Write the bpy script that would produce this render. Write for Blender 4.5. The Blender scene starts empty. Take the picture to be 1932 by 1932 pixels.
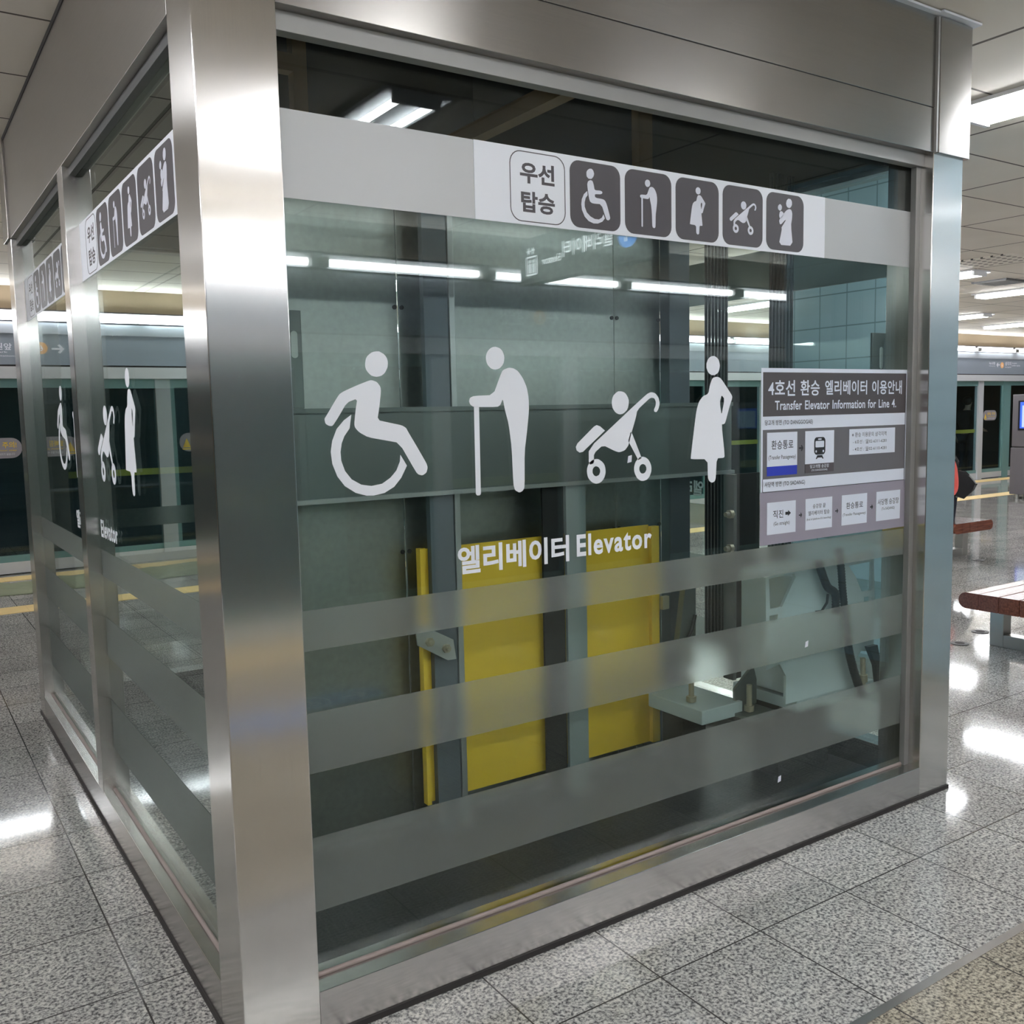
import bpy, math, random
from math import sin, cos, pi, radians
from mathutils import Vector, Matrix
from mathutils.geometry import tessellate_polygon

SC = bpy.context.scene
COL = SC.collection
random.seed(7)

# ------------------------------------------------------------ camera
cam_data = bpy.data.cameras.new('camera')
cam = bpy.data.objects.new('camera', cam_data)
COL.objects.link(cam)
FW = Vector((0.54986594, 0.82898242, -0.10215477))
RT = Vector((0.83191104, -0.55448409, -0.02171234))
UP = Vector((0.07464234, 0.0730448, 0.99453154))
M = Matrix((RT, UP, -FW)).transposed().to_4x4()
M.translation = Vector((-0.6192, -2.1330, 1.55))
cam.matrix_world = M
cam_data.sensor_width = 36.0
cam_data.lens = 1786.74 / 1932 * 36.0
cam_data.clip_start = 0.05
SC.camera = cam

# ------------------------------------------------------------ world, exposure
world = bpy.data.worlds.new('world')
SC.world = world
world.use_nodes = True
bg = world.node_tree.nodes['Background']
bg.inputs[0].default_value = (0.80, 0.82, 0.86, 1)
bg.inputs[1].default_value = 0.35
SC.view_settings.view_transform = 'Standard'
SC.view_settings.look = 'None'
SC.view_settings.gamma = 1.0
SC.view_settings.use_curve_mapping = False
SC.view_settings.exposure = 1.2
SC.cycles.transparent_max_bounces = 32
SC.cycles.max_bounces = 12
SC.cycles.sample_clamp_indirect = 6.0
LAMP = 21.0        # ceiling tubes
STRIP = 12.0       # strip lights over the screen doors

# ------------------------------------------------------------ materials
def new_mat(name):
    m = bpy.data.materials.new(name)
    m.use_nodes = True
    nt = m.node_tree
    return m, nt, nt.nodes['Principled BSDF']

def principled(name, col, rough=0.5, metal=0.0, spec=0.5, emit=None, es=0.0, coat=0.0):
    m, nt, b = new_mat(name)
    b.inputs['Base Color'].default_value = (*col, 1)
    b.inputs['Roughness'].default_value = rough
    b.inputs['Metallic'].default_value = metal
    b.inputs['Specular IOR Level'].default_value = spec
    b.inputs['Coat Weight'].default_value = coat
    if emit:
        b.inputs['Emission Color'].default_value = (*emit, 1)
        b.inputs['Emission Strength'].default_value = es
    return m

def N(nt, typ, **kw):
    n = nt.nodes.new(typ)
    for k, v in kw.items():
        setattr(n, k, v)
    return n

def math_(nt, op, a, b=None, c=None):
    n = N(nt, 'ShaderNodeMath', operation=op)
    for i, v in enumerate((a, b, c)):
        if v is None:
            continue
        if isinstance(v, (int, float)):
            n.inputs[i].default_value = v
        else:
            nt.links.new(v, n.inputs[i])
    return n.outputs[0]

def mixcol(nt, fac, a, b, blend='MIX'):
    n = N(nt, 'ShaderNodeMix', data_type='RGBA', blend_type=blend)
    for sock, v in ((n.inputs['Factor'], fac), (n.inputs['A'], a), (n.inputs['B'], b)):
        if isinstance(v, (int, float)):
            sock.default_value = v
        elif isinstance(v, tuple):
            sock.default_value = (*v, 1)
        else:
            nt.links.new(v, sock)
    return n.outputs['Result']

def texcoord(nt, scale=(1, 1, 1)):
    t = N(nt, 'ShaderNodeTexCoord')
    mp = N(nt, 'ShaderNodeMapping')
    mp.inputs['Scale'].default_value = scale
    nt.links.new(t.outputs['Object'], mp.inputs['Vector'])
    return mp.outputs[0]

def noise(nt, vec, scale, detail=2.0, rough=0.5):
    n = N(nt, 'ShaderNodeTexNoise')
    n.inputs['Scale'].default_value = scale
    n.inputs['Detail'].default_value = detail
    n.inputs['Roughness'].default_value = rough
    nt.links.new(vec, n.inputs['Vector'])
    return n.outputs['Fac']

def ramp(nt, fac, stops, interp='LINEAR'):
    r = N(nt, 'ShaderNodeValToRGB')
    r.color_ramp.interpolation = interp
    els = r.color_ramp.elements
    while len(els) < len(stops):
        els.new(0.5)
    for e, (p, c) in zip(els, stops):
        e.position = p
        e.color = (*c, 1) if isinstance(c, tuple) else (c, c, c, 1)
    nt.links.new(fac, r.inputs[0])
    return r.outputs[0]

def lines(nt, coord, spacing, offset, width):
    """1 on a joint line, 0 elsewhere"""
    a = math_(nt, 'SUBTRACT', coord, offset)
    a = math_(nt, 'DIVIDE', a, spacing)
    a = math_(nt, 'FRACT', a)
    a = math_(nt, 'SUBTRACT', a, 0.5)
    a = math_(nt, 'ABSOLUTE', a)
    return math_(nt, 'GREATER_THAN', a, 0.5 - width / spacing / 2)

def sepxyz(nt, vec):
    s = N(nt, 'ShaderNodeSeparateXYZ')
    nt.links.new(vec, s.inputs[0])
    return s.outputs

def brushed(name, col, rough, stretch, amount=0.06, bump=0.008, aniso=0.0, across='h'):
    """hairline steel: reflections smear across the hairline, sideways ('h') or up and down ('v')"""
    m, nt, b = new_mat(name)
    v = texcoord(nt, stretch)
    n1 = noise(nt, v, 40.0, 3.0)
    v2 = texcoord(nt)
    n2 = noise(nt, v2, 3.0, 3.0)
    f = math_(nt, 'ADD', math_(nt, 'MULTIPLY', n1, 0.6), math_(nt, 'MULTIPLY', n2, 0.4))
    lo = tuple(c * (1 - amount) for c in col)
    hi = tuple(min(1, c * (1 + amount)) for c in col)
    nt.links.new(ramp(nt, f, [(0.3, lo), (0.7, hi)]), b.inputs['Base Color'])
    b.inputs['Metallic'].default_value = 1.0
    rr = math_(nt, 'MULTIPLY_ADD', n2, 0.06, rough - 0.03)
    nt.links.new(rr, b.inputs['Roughness'])
    if aniso:
        b.inputs['Anisotropic'].default_value = aniso
        if across == 'h':
            g = N(nt, 'ShaderNodeNewGeometry')
            x = N(nt, 'ShaderNodeVectorMath', operation='CROSS_PRODUCT')
            nt.links.new(g.outputs['Normal'], x.inputs[0]); x.inputs[1].default_value = (0.001, 0.001, 1.0)
            nt.links.new(x.outputs[0], b.inputs['Tangent'])
        else:
            c = N(nt, 'ShaderNodeCombineXYZ'); c.inputs[0].default_value = 0.02; c.inputs[1].default_value = 0.02; c.inputs[2].default_value = 1.0
            nt.links.new(c.outputs[0], b.inputs['Tangent'])
    if bump:
        bp_ = N(nt, 'ShaderNodeBump')
        bp_.inputs['Strength'].default_value = bump
        bp_.inputs['Distance'].default_value = 0.002
        nt.links.new(n1, bp_.inputs['Height'])
        nt.links.new(bp_.outputs[0], b.inputs['Normal'])
    return m

MAT = {}
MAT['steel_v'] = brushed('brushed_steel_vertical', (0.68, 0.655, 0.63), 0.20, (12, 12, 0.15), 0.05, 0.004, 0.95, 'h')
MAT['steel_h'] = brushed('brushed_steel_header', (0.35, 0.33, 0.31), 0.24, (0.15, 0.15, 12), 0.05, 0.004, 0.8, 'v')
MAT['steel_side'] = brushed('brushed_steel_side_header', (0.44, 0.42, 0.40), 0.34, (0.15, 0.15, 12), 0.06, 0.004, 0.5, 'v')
MAT['steel_sill'] = brushed('scuffed_steel_sill', (0.53, 0.51, 0.495), 0.24, (0.4, 0.4, 6), 0.10, 0.0)
MAT['channel'] = principled('satin_channel', (0.30, 0.295, 0.285), 0.5, 0.5)
MAT['channel_dark'] = principled('dark_channel', (0.10, 0.10, 0.10), 0.5, 0.3)
MAT['silicone'] = principled('aged_sealant', (0.30, 0.24, 0.22), 0.45)
MAT['gasket'] = principled('black_gasket', (0.03, 0.026, 0.025), 0.7)
MAT['lining'] = principled('dark_hoistway_lining', (0.022, 0.021, 0.022), 0.8)
MAT['shaft_floor'] = principled('dark_shaft_floor', (0.018, 0.018, 0.018), 0.5)
MAT['galv'] = brushed('grey_green_panel', (0.37, 0.39, 0.375), 0.38, (1, 1, 1), 0.10, 0.01)
MAT['galv_dark'] = principled('dark_steel_beam', (0.17, 0.19, 0.185), 0.42, 0.55)
MAT['post_blue'] = principled('blue_grey_post', (0.13, 0.155, 0.18), 0.45, 0.3)
MAT['post_green'] = principled('grey_green_post', (0.30, 0.36, 0.36), 0.5, 0.2)
MAT['zinc'] = principled('zinc_plate', (0.50, 0.52, 0.52), 0.38, 0.7)
MAT['yellow'] = principled('yellow_paint', (0.90, 0.60, 0.045), 0.45)
MAT['yellow_tape'] = principled('yellow_safety_bar', (0.78, 0.56, 0.09), 0.5)
MAT['brown_steel'] = principled('rust_primer_steel', (0.26, 0.15, 0.07), 0.6)
MAT['machine'] = principled('pale_blue_machine_paint', (0.50, 0.58, 0.60), 0.5)
MAT['rubber'] = principled('black_rubber', (0.018, 0.018, 0.02), 0.5)
MAT['rope'] = principled('greasy_rope', (0.035, 0.037, 0.04), 0.35, 0.3)
MAT['bolt'] = principled('brass_bolt', (0.52, 0.47, 0.36), 0.4, 0.7)
MAT['film_alu'] = principled('satin_aluminium_film', (0.47, 0.475, 0.475), 0.5, 0.25)
MAT['vinyl'] = principled('white_vinyl', (0.88, 0.90, 0.96), 0.55)
MAT['print_white'] = principled('white_print', (0.78, 0.79, 0.88), 0.5)
MAT['print_dark'] = principled('dark_taupe_print', (0.072, 0.062, 0.070), 0.5)
MAT['paper_white'] = principled('white_paper', (0.72, 0.76, 0.86), 0.5)
MAT['paper_title'] = principled('charcoal_paper', (0.068, 0.058, 0.062), 0.5)
MAT['paper_grey'] = principled('grey_paper', (0.125, 0.12, 0.13), 0.5)
MAT['paper_lilac'] = principled('lilac_grey_paper', (0.29, 0.265, 0.32), 0.5)
MAT['ink'] = principled('black_ink', (0.012, 0.012, 0.016), 0.5)
MAT['blue_print'] = principled('blue_print', (0.015, 0.035, 0.42), 0.5)
MAT['psd_grey'] = principled('grey_header_panel', (0.27, 0.31, 0.37), 0.35, 0.2)
MAT['psd_white'] = principled('white_aluminium', (0.66, 0.68, 0.72), 0.35, 0.2)
MAT['psd_band'] = principled('pale_header_band', (0.34, 0.37, 0.41), 0.4, 0.1)
MAT['psd_green'] = principled('teal_glass_edge', (0.16, 0.30, 0.30), 0.3)
MAT['sticker_grey'] = principled('grey_sticker', (0.30, 0.28, 0.32), 0.5)
MAT['sticker_yellow'] = principled('yellow_ink', (0.80, 0.55, 0.06), 0.5)
MAT['orange'] = principled('orange_roundel', (0.80, 0.42, 0.16), 0.5)
MAT['sign_dark'] = principled('dark_sign_face', (0.05, 0.052, 0.055), 0.4)
MAT['sign_blue'] = principled('blue_roundel', (0.05, 0.22, 0.62), 0.4)
MAT['beige_wall'] = principled('beige_plaster', (0.29, 0.225, 0.15), 0.6)
MAT['tunnel_near'] = principled('black_tunnel', (0.010, 0.011, 0.012), 0.7)
MAT['soffit_near'] = principled('brown_soffit', (0.16, 0.13, 0.10), 0.6)
MAT['sign_lit'] = principled('backlit_letters', (0.9, 0.9, 0.9), 0.5, emit=(0.92, 0.97, 1.0), es=4.0)
MAT['sign_blue_lit'] = principled('backlit_blue', (0.05, 0.22, 0.62), 0.4, emit=(0.10, 0.36, 1.0), es=3.0)
MAT['tunnel'] = principled('dark_tunnel', (0.04, 0.055, 0.065), 0.6)
MAT['lamp_white'] = principled('lamp_housing_white', (0.80, 0.80, 0.82), 0.35)
MAT['tube'] = principled('lit_tube', (1, 1, 1), 0.5, emit=(0.95, 0.97, 1.0), es=LAMP)
MAT['strip_tube'] = principled('lit_strip', (1, 1, 1), 0.5, emit=(0.95, 0.98, 1.0), es=STRIP)
MAT['kiosk'] = principled('grey_kiosk_metal', (0.125, 0.115, 0.125), 0.45, 0.2)
MAT['bezel'] = principled('black_bezel', (0.008, 0.008, 0.014), 0.3)
MAT['screen_blue'] = principled('screen_blue', (0.02, 0.05, 0.3), 0.3, emit=(0.04, 0.13, 0.75), es=0.45)
MAT['screen_white'] = principled('screen_page', (0.2, 0.25, 0.35), 0.3, emit=(0.55, 0.72, 1.0), es=0.33)
MAT['coral'] = principled('coral_coat', (0.78, 0.12, 0.10), 0.7)
MAT['black_cloth'] = principled('black_cloth', (0.012, 0.012, 0.015), 0.8)
MAT['navy_cloth'] = principled('dark_trousers', (0.02, 0.025, 0.04), 0.8)
MAT['skin'] = principled('skin', (0.55, 0.34, 0.25), 0.5)
MAT['hair'] = principled('dark_hair', (0.012, 0.010, 0.010), 0.5)
MAT['bag'] = principled('black_leather', (0.014, 0.014, 0.016), 0.3)
MAT['tarp'] = principled('olive_tarpaulin', (0.20, 0.22, 0.14), 0.7)
MAT['blue_floor'] = principled('blue_floor_sticker', (0.06, 0.19, 0.48), 0.4)
MAT['seat_steel'] = principled('bench_steel', (0.52, 0.52, 0.50), 0.3, 0.9)
MAT['slot'] = principled('pale_slot', (0.65, 0.72, 0.70), 0.5)

def make_wood():
    m, nt, b = new_mat('varnished_red_wood')
    v = texcoord(nt, (1, 14, 14))
    n = noise(nt, v, 6.0, 4.0)
    nt.links.new(ramp(nt, n, [(0.3, (0.09, 0.022, 0.012)), (0.7, (0.20, 0.058, 0.030))]), b.inputs['Base Color'])
    b.inputs['Roughness'].default_value = 0.22
    b.inputs['Coat Weight'].default_value = 0.4
    return m
MAT['wood'] = make_wood()

def make_pane(name, tint, r0=0.030):
    m = bpy.data.materials.new(name)
    m.use_nodes = True
    nt = m.node_tree
    nt.nodes.remove(nt.nodes['Principled BSDF'])
    out = nt.nodes['Material Output']
    tr = N(nt, 'ShaderNodeBsdfTransparent')
    tr.inputs[0].default_value = (*tint, 1)
    gl = N(nt, 'ShaderNodeBsdfGlossy')
    gl.inputs['Roughness'].default_value = 0.0
    gl.inputs['Color'].default_value = (0.92, 0.97, 0.97, 1)
    lw = N(nt, 'ShaderNodeLayerWeight')
    p = math_(nt, 'POWER', lw.outputs['Facing'], 4.6)
    lw.inputs['Blend'].default_value = 0.5
    f = math_(nt, 'MULTIPLY_ADD', p, 1 - r0, r0)
    mx = N(nt, 'ShaderNodeMixShader')
    nt.links.new(f, mx.inputs[0])
    nt.links.new(tr.outputs[0], mx.inputs[1])
    nt.links.new(gl.outputs[0], mx.inputs[2])
    nt.links.new(mx.outputs[0], out.inputs[0])
    return m
MAT['glass'] = make_pane('shaft_glass', (0.92, 0.96, 0.945))
MAT['door_glass'] = make_pane('screen_door_glass', (0.70, 0.82, 0.84))

def make_frost():
    m = bpy.data.materials.new('frosted_film')
    m.use_nodes = True
    nt = m.node_tree
    nt.nodes.remove(nt.nodes['Principled BSDF'])
    out = nt.nodes['Material Output']
    rf = N(nt, 'ShaderNodeBsdfRefraction')
    rf.inputs['Color'].default_value = (0.93, 0.95, 0.94, 1)
    rf.inputs['Roughness'].default_value = 0.22
    rf.inputs['IOR'].default_value = 1.3
    df = N(nt, 'ShaderNodeBsdfDiffuse')
    df.inputs['Color'].default_value = (0.50, 0.53, 0.50, 1)
    mx = N(nt, 'ShaderNodeMixShader')
    mx.inputs[0].default_value = 0.20
    nt.links.new(rf.outputs[0], mx.inputs[1])
    nt.links.new(df.outputs[0], mx.inputs[2])
    nt.links.new(mx.outputs[0], out.inputs[0])
    return m
MAT['frost'] = make_frost()

def make_granite():
    m, nt, b = new_mat('granite_tiles')
    v = texcoord(nt)
    s = sepxyz(nt, v)
    n1 = noise(nt, v, 105.0, 2.0, 0.6)
    n2 = noise(nt, v, 3.2, 3.0)
    n3 = noise(nt, v, 45.0, 2.0, 0.5)
    sp = math_(nt, 'ADD', math_(nt, 'MULTIPLY', n1, 0.75), math_(nt, 'MULTIPLY', n3, 0.25))
    base = ramp(nt, sp, [(0.38, (0.10, 0.10, 0.105)), (0.47, (0.38, 0.375, 0.37)), (0.56, (0.70, 0.69, 0.66)), (0.64, (0.82, 0.81, 0.78))])
    tone = ramp(nt, n2, [(0.3, (0.80, 0.79, 0.78)), (0.7, (1.0, 0.99, 0.97))])
    col = mixcol(nt, 1.0, base, tone, 'MULTIPLY')
    wn = N(nt, 'ShaderNodeTexWhiteNoise', noise_dimensions='2D')
    cx = math_(nt, 'FLOOR', math_(nt, 'DIVIDE', math_(nt, 'SUBTRACT', s[0], 0.26), 0.4))
    cy = math_(nt, 'FLOOR', math_(nt, 'DIVIDE', math_(nt, 'SUBTRACT', s[1], 0.11), 0.4))
    cmb = N(nt, 'ShaderNodeCombineXYZ')
    nt.links.new(cx, cmb.inputs[0]); nt.links.new(cy, cmb.inputs[1])
    nt.links.new(cmb.outputs[0], wn.inputs['Vector'])
    tile = ramp(nt, wn.outputs['Value'], [(0.0, (0.84, 0.84, 0.84)), (1.0, (1.0, 1.0, 1.0))])
    col = mixcol(nt, 1.0, col, tile, 'MULTIPLY')
    old = math_(nt, 'LESS_THAN', s[1], -0.742)
    col = mixcol(nt, old, col, mixcol(nt, 1.0, col, (0.84, 0.78, 0.66), 'MULTIPLY'))
    jy = math_(nt, 'MULTIPLY', lines(nt, s[1], 0.4, 0.11, 0.005), math_(nt, 'GREATER_THAN', math_(nt, 'ABSOLUTE', math_(nt, 'ADD', s[1], 0.69)), 0.1))
    j = math_(nt, 'MAXIMUM', lines(nt, s[0], 0.4, 0.26, 0.005), jy)
    col = mixcol(nt, j, col, (0.05, 0.047, 0.045))
    nt.links.new(col, b.inputs['Base Color'])
    nt.links.new(math_(nt, 'MULTIPLY_ADD', n2, 0.07, 0.035), b.inputs['Roughness'])
    b.inputs['Specular IOR Level'].default_value = 0.5
    return m
MAT['granite'] = make_granite()

def make_ceiling():
    m, nt, b = new_mat('beige_ceiling_panels')
    v = texcoord(nt)
    s = sepxyz(nt, v)
    n = noise(nt, v, 1.3, 2.0)
    base = ramp(nt, n, [(0.3, (0.71, 0.655, 0.58)), (0.7, (0.78, 0.725, 0.645))])
    j = math_(nt, 'MAXIMUM', lines(nt, s[0], 1.205, 3.125, 0.020), lines(nt, s[1], 0.64, 0.41, 0.014))
    col = mixcol(nt, j, base, (0.12, 0.10, 0.085))
    nt.links.new(col, b.inputs['Base Color'])
    b.inputs['Roughness'].default_value = 0.75
    b.inputs['Specular IOR Level'].default_value = 0.2
    return m
MAT['ceiling'] = make_ceiling()

def make_perforated():
    m, nt, b = new_mat('perforated_beige_panel')
    s = sepxyz(nt, texcoord(nt))
    fx = math_(nt, 'SUBTRACT', math_(nt, 'FRACT', math_(nt, 'DIVIDE', s[0], 0.1)), 0.5)
    fy = math_(nt, 'SUBTRACT', math_(nt, 'FRACT', math_(nt, 'DIVIDE', s[1], 0.1)), 0.5)
    d = math_(nt, 'ADD', math_(nt, 'MULTIPLY', fx, fx), math_(nt, 'MULTIPLY', fy, fy))
    nt.links.new(mixcol(nt, math_(nt, 'LESS_THAN', d, 0.055), (0.74, 0.69, 0.61), (0.05, 0.045, 0.04)), b.inputs['Base Color'])
    b.inputs['Roughness'].default_value = 0.7
    return m
MAT['perforated'] = make_perforated()

def make_tactile():
    m, nt, b = new_mat('yellow_tactile_paving')
    v = texcoord(nt)
    s = sepxyz(nt, v)
    n = noise(nt, v, 5.0, 3.0)
    base = ramp(nt, n, [(0.3, (0.72, 0.52, 0.22)), (0.7, (0.82, 0.62, 0.28))])
    j = math_(nt, 'MAXIMUM', lines(nt, s[0], 0.30, 0.02, 0.006), lines(nt, s[1], 0.06, 0.0, 0.012))
    nt.links.new(mixcol(nt, math_(nt, 'MULTIPLY', j, 0.35), base, (0.40, 0.30, 0.16)), b.inputs['Base Color'])
    b.inputs['Roughness'].default_value = 0.5
    return m
MAT['tactile'] = make_tactile()

def make_blue_tile():
    m, nt, b = new_mat('pale_blue_wall_tiles')
    v = texcoord(nt)
    s = sepxyz(nt, v)
    j = math_(nt, 'MAXIMUM', lines(nt, math_(nt, 'ADD', s[0], s[1]), 0.20, 0.0, 0.008), lines(nt, s[2], 0.20, 0.05, 0.008))
    n = noise(nt, v, 2.0, 1.0)
    base = ramp(nt, n, [(0.3, (0.37, 0.55, 0.66)), (0.7, (0.45, 0.63, 0.73))])
    nt.links.new(mixcol(nt, j, base, (0.22, 0.33, 0.37)), b.inputs['Base Color'])
    b.inputs['Roughness'].default_value = 0.12
    return m
MAT['blue_tile'] = make_blue_tile()

# ------------------------------------------------------------ mesh helpers
class MB:
    def __init__(self):
        self.v = []; self.f = []; self.s = []
    def add(self, vs, fs, smooth=False):
        o = len(self.v)
        self.v += [tuple(p) for p in vs]
        self.f += [tuple(i + o for i in f) for f in fs]
        self.s += [smooth] * len(fs)
        return self
    def box(self, x0, x1, y0, y1, z0, z1):
        return self.add([(x0, y0, z0), (x1, y0, z0), (x1, y1, z0), (x0, y1, z0), (x0, y0, z1), (x1, y0, z1), (x1, y1, z1), (x0, y1, z1)],
                        [(0, 3, 2, 1), (4, 5, 6, 7), (0, 1, 5, 4), (1, 2, 6, 5), (2, 3, 7, 6), (3, 0, 4, 7)])
    def tube(self, pts, r, n=12, caps=True):
        """swept round bar; r is a number or one radius per point"""
        pts = [Vector(p) for p in pts]
        rs = r if isinstance(r, (list, tuple)) else [r] * len(pts)
        t0 = (pts[1] - pts[0]).normalized()
        ref = Vector((0, 0, 1)) if abs(t0.z) < 0.9 else Vector((1, 0, 0))
        rings = []
        for i, p in enumerate(pts):
            t = (pts[min(i + 1, len(pts) - 1)] - pts[max(i - 1, 0)]).normalized()
            a = t.cross(ref).normalized(); b = t.cross(a).normalized()
            rings.append([p + rs[i] * (cos(2 * pi * k / n) * a + sin(2 * pi * k / n) * b) for k in range(n)])
        vs = [q for ring in rings for q in ring]
        fs = []
        for i in range(len(rings) - 1):
            for k in range(n):
                a = i * n + k; b = i * n + (k + 1) % n
                fs.append((a, b, b + n, a + n))
        self.add(vs, fs, True)
        if caps:
            self.add(rings[0], [tuple(reversed(range(n)))]); self.add(rings[-1], [tuple(range(n))])
        return self
    def prism(self, loops, plane, t):
        """flat outline with holes: front face at height t over the plane, back face at 0, sides between"""
        o, ud, vd, nd = plane
        flat = [p for l in loops for p in l]
        tris = tessellate_polygon([[Vector((a, b, 0)) for a, b in l] for l in loops])
        P = lambda a, b, h: o + ud * a + vd * b + nd * h
        front = [P(a, b, t) for a, b in flat]; back = [P(a, b, 0) for a, b in flat]
        n = len(flat)
        fs = []
        for tr in tris:
            a, b, c = (front[i] for i in tr)
            tr = tuple(tr)
            if (b - a).cross(c - a).dot(nd) < 0:
                tr = tr[::-1]
            fs.append(tr); fs.append(tuple(i + n for i in tr[::-1]))
        k = 0
        for l in loops:
            m = len(l)
            for i in range(m):
                a = k + i; b = k + (i + 1) % m
                fs.append((a, b, b + n, a + n))
            k += m
        return self.add(front + back, fs)
    def ellipsoid(self, c, r, nu=20, nv=12):
        vs = [(c[0], c[1], c[2] + r[2])]
        for j in range(1, nv):
            th = pi * j / nv
            for i in range(nu):
                ph = 2 * pi * i / nu
                vs.append((c[0] + r[0] * sin(th) * cos(ph), c[1] + r[1] * sin(th) * sin(ph), c[2] + r[2] * cos(th)))
        vs.append((c[0], c[1], c[2] - r[2]))
        fs = [(0, 1 + i, 1 + (i + 1) % nu) for i in range(nu)]
        for j in range(nv - 2):
            for i in range(nu):
                a = 1 + j * nu + i; b = 1 + j * nu + (i + 1) % nu
                fs.append((a, a + nu, b + nu, b))
        l = len(vs) - 1
        fs += [(l, 1 + (nv - 2) * nu + (i + 1) % nu, 1 + (nv - 2) * nu + i) for i in range(nu)]
        return self.add(vs, fs, True)
    def build(self, name, mat, parent=None, bevel=0.0, label=None):
        me = bpy.data.meshes.new(name)
        inv = parent_world(parent)
        me.from_pydata([tuple(Vector(p) - inv) for p in self.v], [], self.f)
        me.update()
        me.polygons.foreach_set('use_smooth', self.s)
        me.materials.append(MAT[mat] if isinstance(mat, str) else mat)
        o = bpy.data.objects.new(name, me)
        COL.objects.link(o)
        if parent is not None:
            o.parent = parent
        if bevel:
            bm = o.modifiers.new('bevel', 'BEVEL')
            bm.width = bevel; bm.segments = 2; bm.limit_method = 'ANGLE'
        if label:
            o['label'] = label
        return o

def parent_world(p):
    v = Vector((0, 0, 0))
    while p is not None:
        v += p.location
        p = p.parent
    return v

def tag(o, label=None, cat=None, group=None, kind=None):
    if label: o['label'] = label
    if cat: o['category'] = cat
    if group: o['group'] = group
    if kind: o['kind'] = kind
    return o

def thing(name, label, cat, loc=(0, 0, 0), group=None):
    o = bpy.data.objects.new(name, None)
    COL.objects.link(o)
    o.location = loc
    o.empty_display_size = 0.1
    return tag(o, label, cat, group)

def copy_tree(o, parent=None):
    c = o.copy(); COL.objects.link(c)
    if parent is not None: c.parent = parent
    for ch in list(o.children): copy_tree(ch, c)
    return c

def plane(o, u, v, n):
    return (Vector(o), Vector(u), Vector(v), Vector(n))
def front_plane(y): return plane((0, y, 0), (1, 0, 0), (0, 0, 1), (0, -1, 0))
def left_plane(x, off): return plane((x, off, 0), (0, -1, 0), (0, 0, 1), (-1, 0, 0))
def lift(pl, h): return (pl[0] + pl[3] * h, pl[1], pl[2], pl[3])
def slide(pl, du, dv=0.0): return (pl[0] + pl[1] * du + pl[2] * dv, pl[1], pl[2], pl[3])

def rrect(u0, u1, v0, v1, r, n=6):
    pts = []
    for cx, cy, a0 in ((u1 - r, v1 - r, 0), (u0 + r, v1 - r, pi / 2), (u0 + r, v0 + r, pi), (u1 - r, v0 + r, 3 * pi / 2)):
        for k in range(n + 1):
            a = a0 + pi / 2 * k / n
            pts.append((cx + r * cos(a), cy + r * sin(a)))
    return pts
def rect(u0, u1, v0, v1): return [(u0, v0), (u1, v0), (u1, v1), (u0, v1)]
def disc(cx, cy, r, n=28, ry=None):
    ry = ry or r
    return [(cx + r * cos(2 * pi * k / n), cy + ry * sin(2 * pi * k / n)) for k in range(n)]
def arrow(cx, cy, w, h, s, d=1):
    """chevron arrow, d=1 points along +u"""
    pts = [(-w, s), (w * .35, s), (-.05 * w, h - s * 1.0), (.30 * w, h + s * .4), (w, 0), (.30 * w, -h - s * .4), (-.05 * w, -h + s), (w * .35, -s), (-w, -s)]
    return [(cx + d * a, cy + b) for a, b in pts]

def chaikin(p, r=0.2):
    out = []
    for i in range(len(p)):
        a = p[i]; b = p[(i + 1) % len(p)]
        out.append((a[0] + (b[0] - a[0]) * r, a[1] + (b[1] - a[1]) * r))
        out.append((a[0] + (b[0] - a[0]) * (1 - r), a[1] + (b[1] - a[1]) * (1 - r)))
    return out

def flat(name, loops, pl, mat, parent=None, t=0.0006, **kw):
    mb = MB()
    for l in loops:
        mb.prism(l if isinstance(l[0], list) else [l], pl, t)
    return mb.build(name, mat, parent, **kw)

def text_geo(mb, s, box, pl, bold=0.0, spacing=1.0, word=1.0, keep=False, align='c'):
    cu = bpy.data.curves.new('lettering', 'FONT')
    cu.body = s
    cu.offset = bold
    cu.space_character = spacing
    cu.space_word = word
    cu.resolution_u = 3
    ob = bpy.data.objects.new('lettering', cu)
    COL.objects.link(ob)
    dg = bpy.context.evaluated_depsgraph_get()
    me = bpy.data.meshes.new_from_object(ob.evaluated_get(dg))
    vs = [v.co.copy() for v in me.vertices]
    fs = [tuple(p.vertices) for p in me.polygons]
    bpy.data.objects.remove(ob); bpy.data.curves.remove(cu); bpy.data.meshes.remove(me)
    if not vs: return
    x0 = min(v.x for v in vs); x1 = max(v.x for v in vs); y0 = min(v.y for v in vs); y1 = max(v.y for v in vs)
    u0, u1, w0, w1 = box
    sx = (u1 - u0) / max(x1 - x0, 1e-6); sy = (w1 - w0) / max(y1 - y0, 1e-6)
    if keep:
        k = min(sx, sy)
        cu_ = (u0 + u1) / 2
        u0, u1 = (cu_ - k * (x1 - x0) / 2, 0) if align == 'c' else (u0, 0)
        w0 = (w0 + w1) / 2 - k * (y1 - y0) / 2
        sx = sy = k
    o, ud, vd, nd = pl
    P = [o + ud * (u0 + (v.x - x0) * sx) + vd * (w0 + (v.y - y0) * sy) for v in vs]
    out = []
    for f in fs:
        a, b, c = P[f[0]], P[f[1]], P[f[2]]
        nn = (b - a).cross(c - a)
        out.append(f if nn.dot(nd) >= 0 else f[::-1])
    mb.add(P, out)

def lettering(name, items, pl, mat, parent, bold=0.0, **kw):
    mb = MB()
    for s, box in items:
        text_geo(mb, s, box, pl, bold, **kw)
    return mb.build(name, mat, parent)

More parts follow.
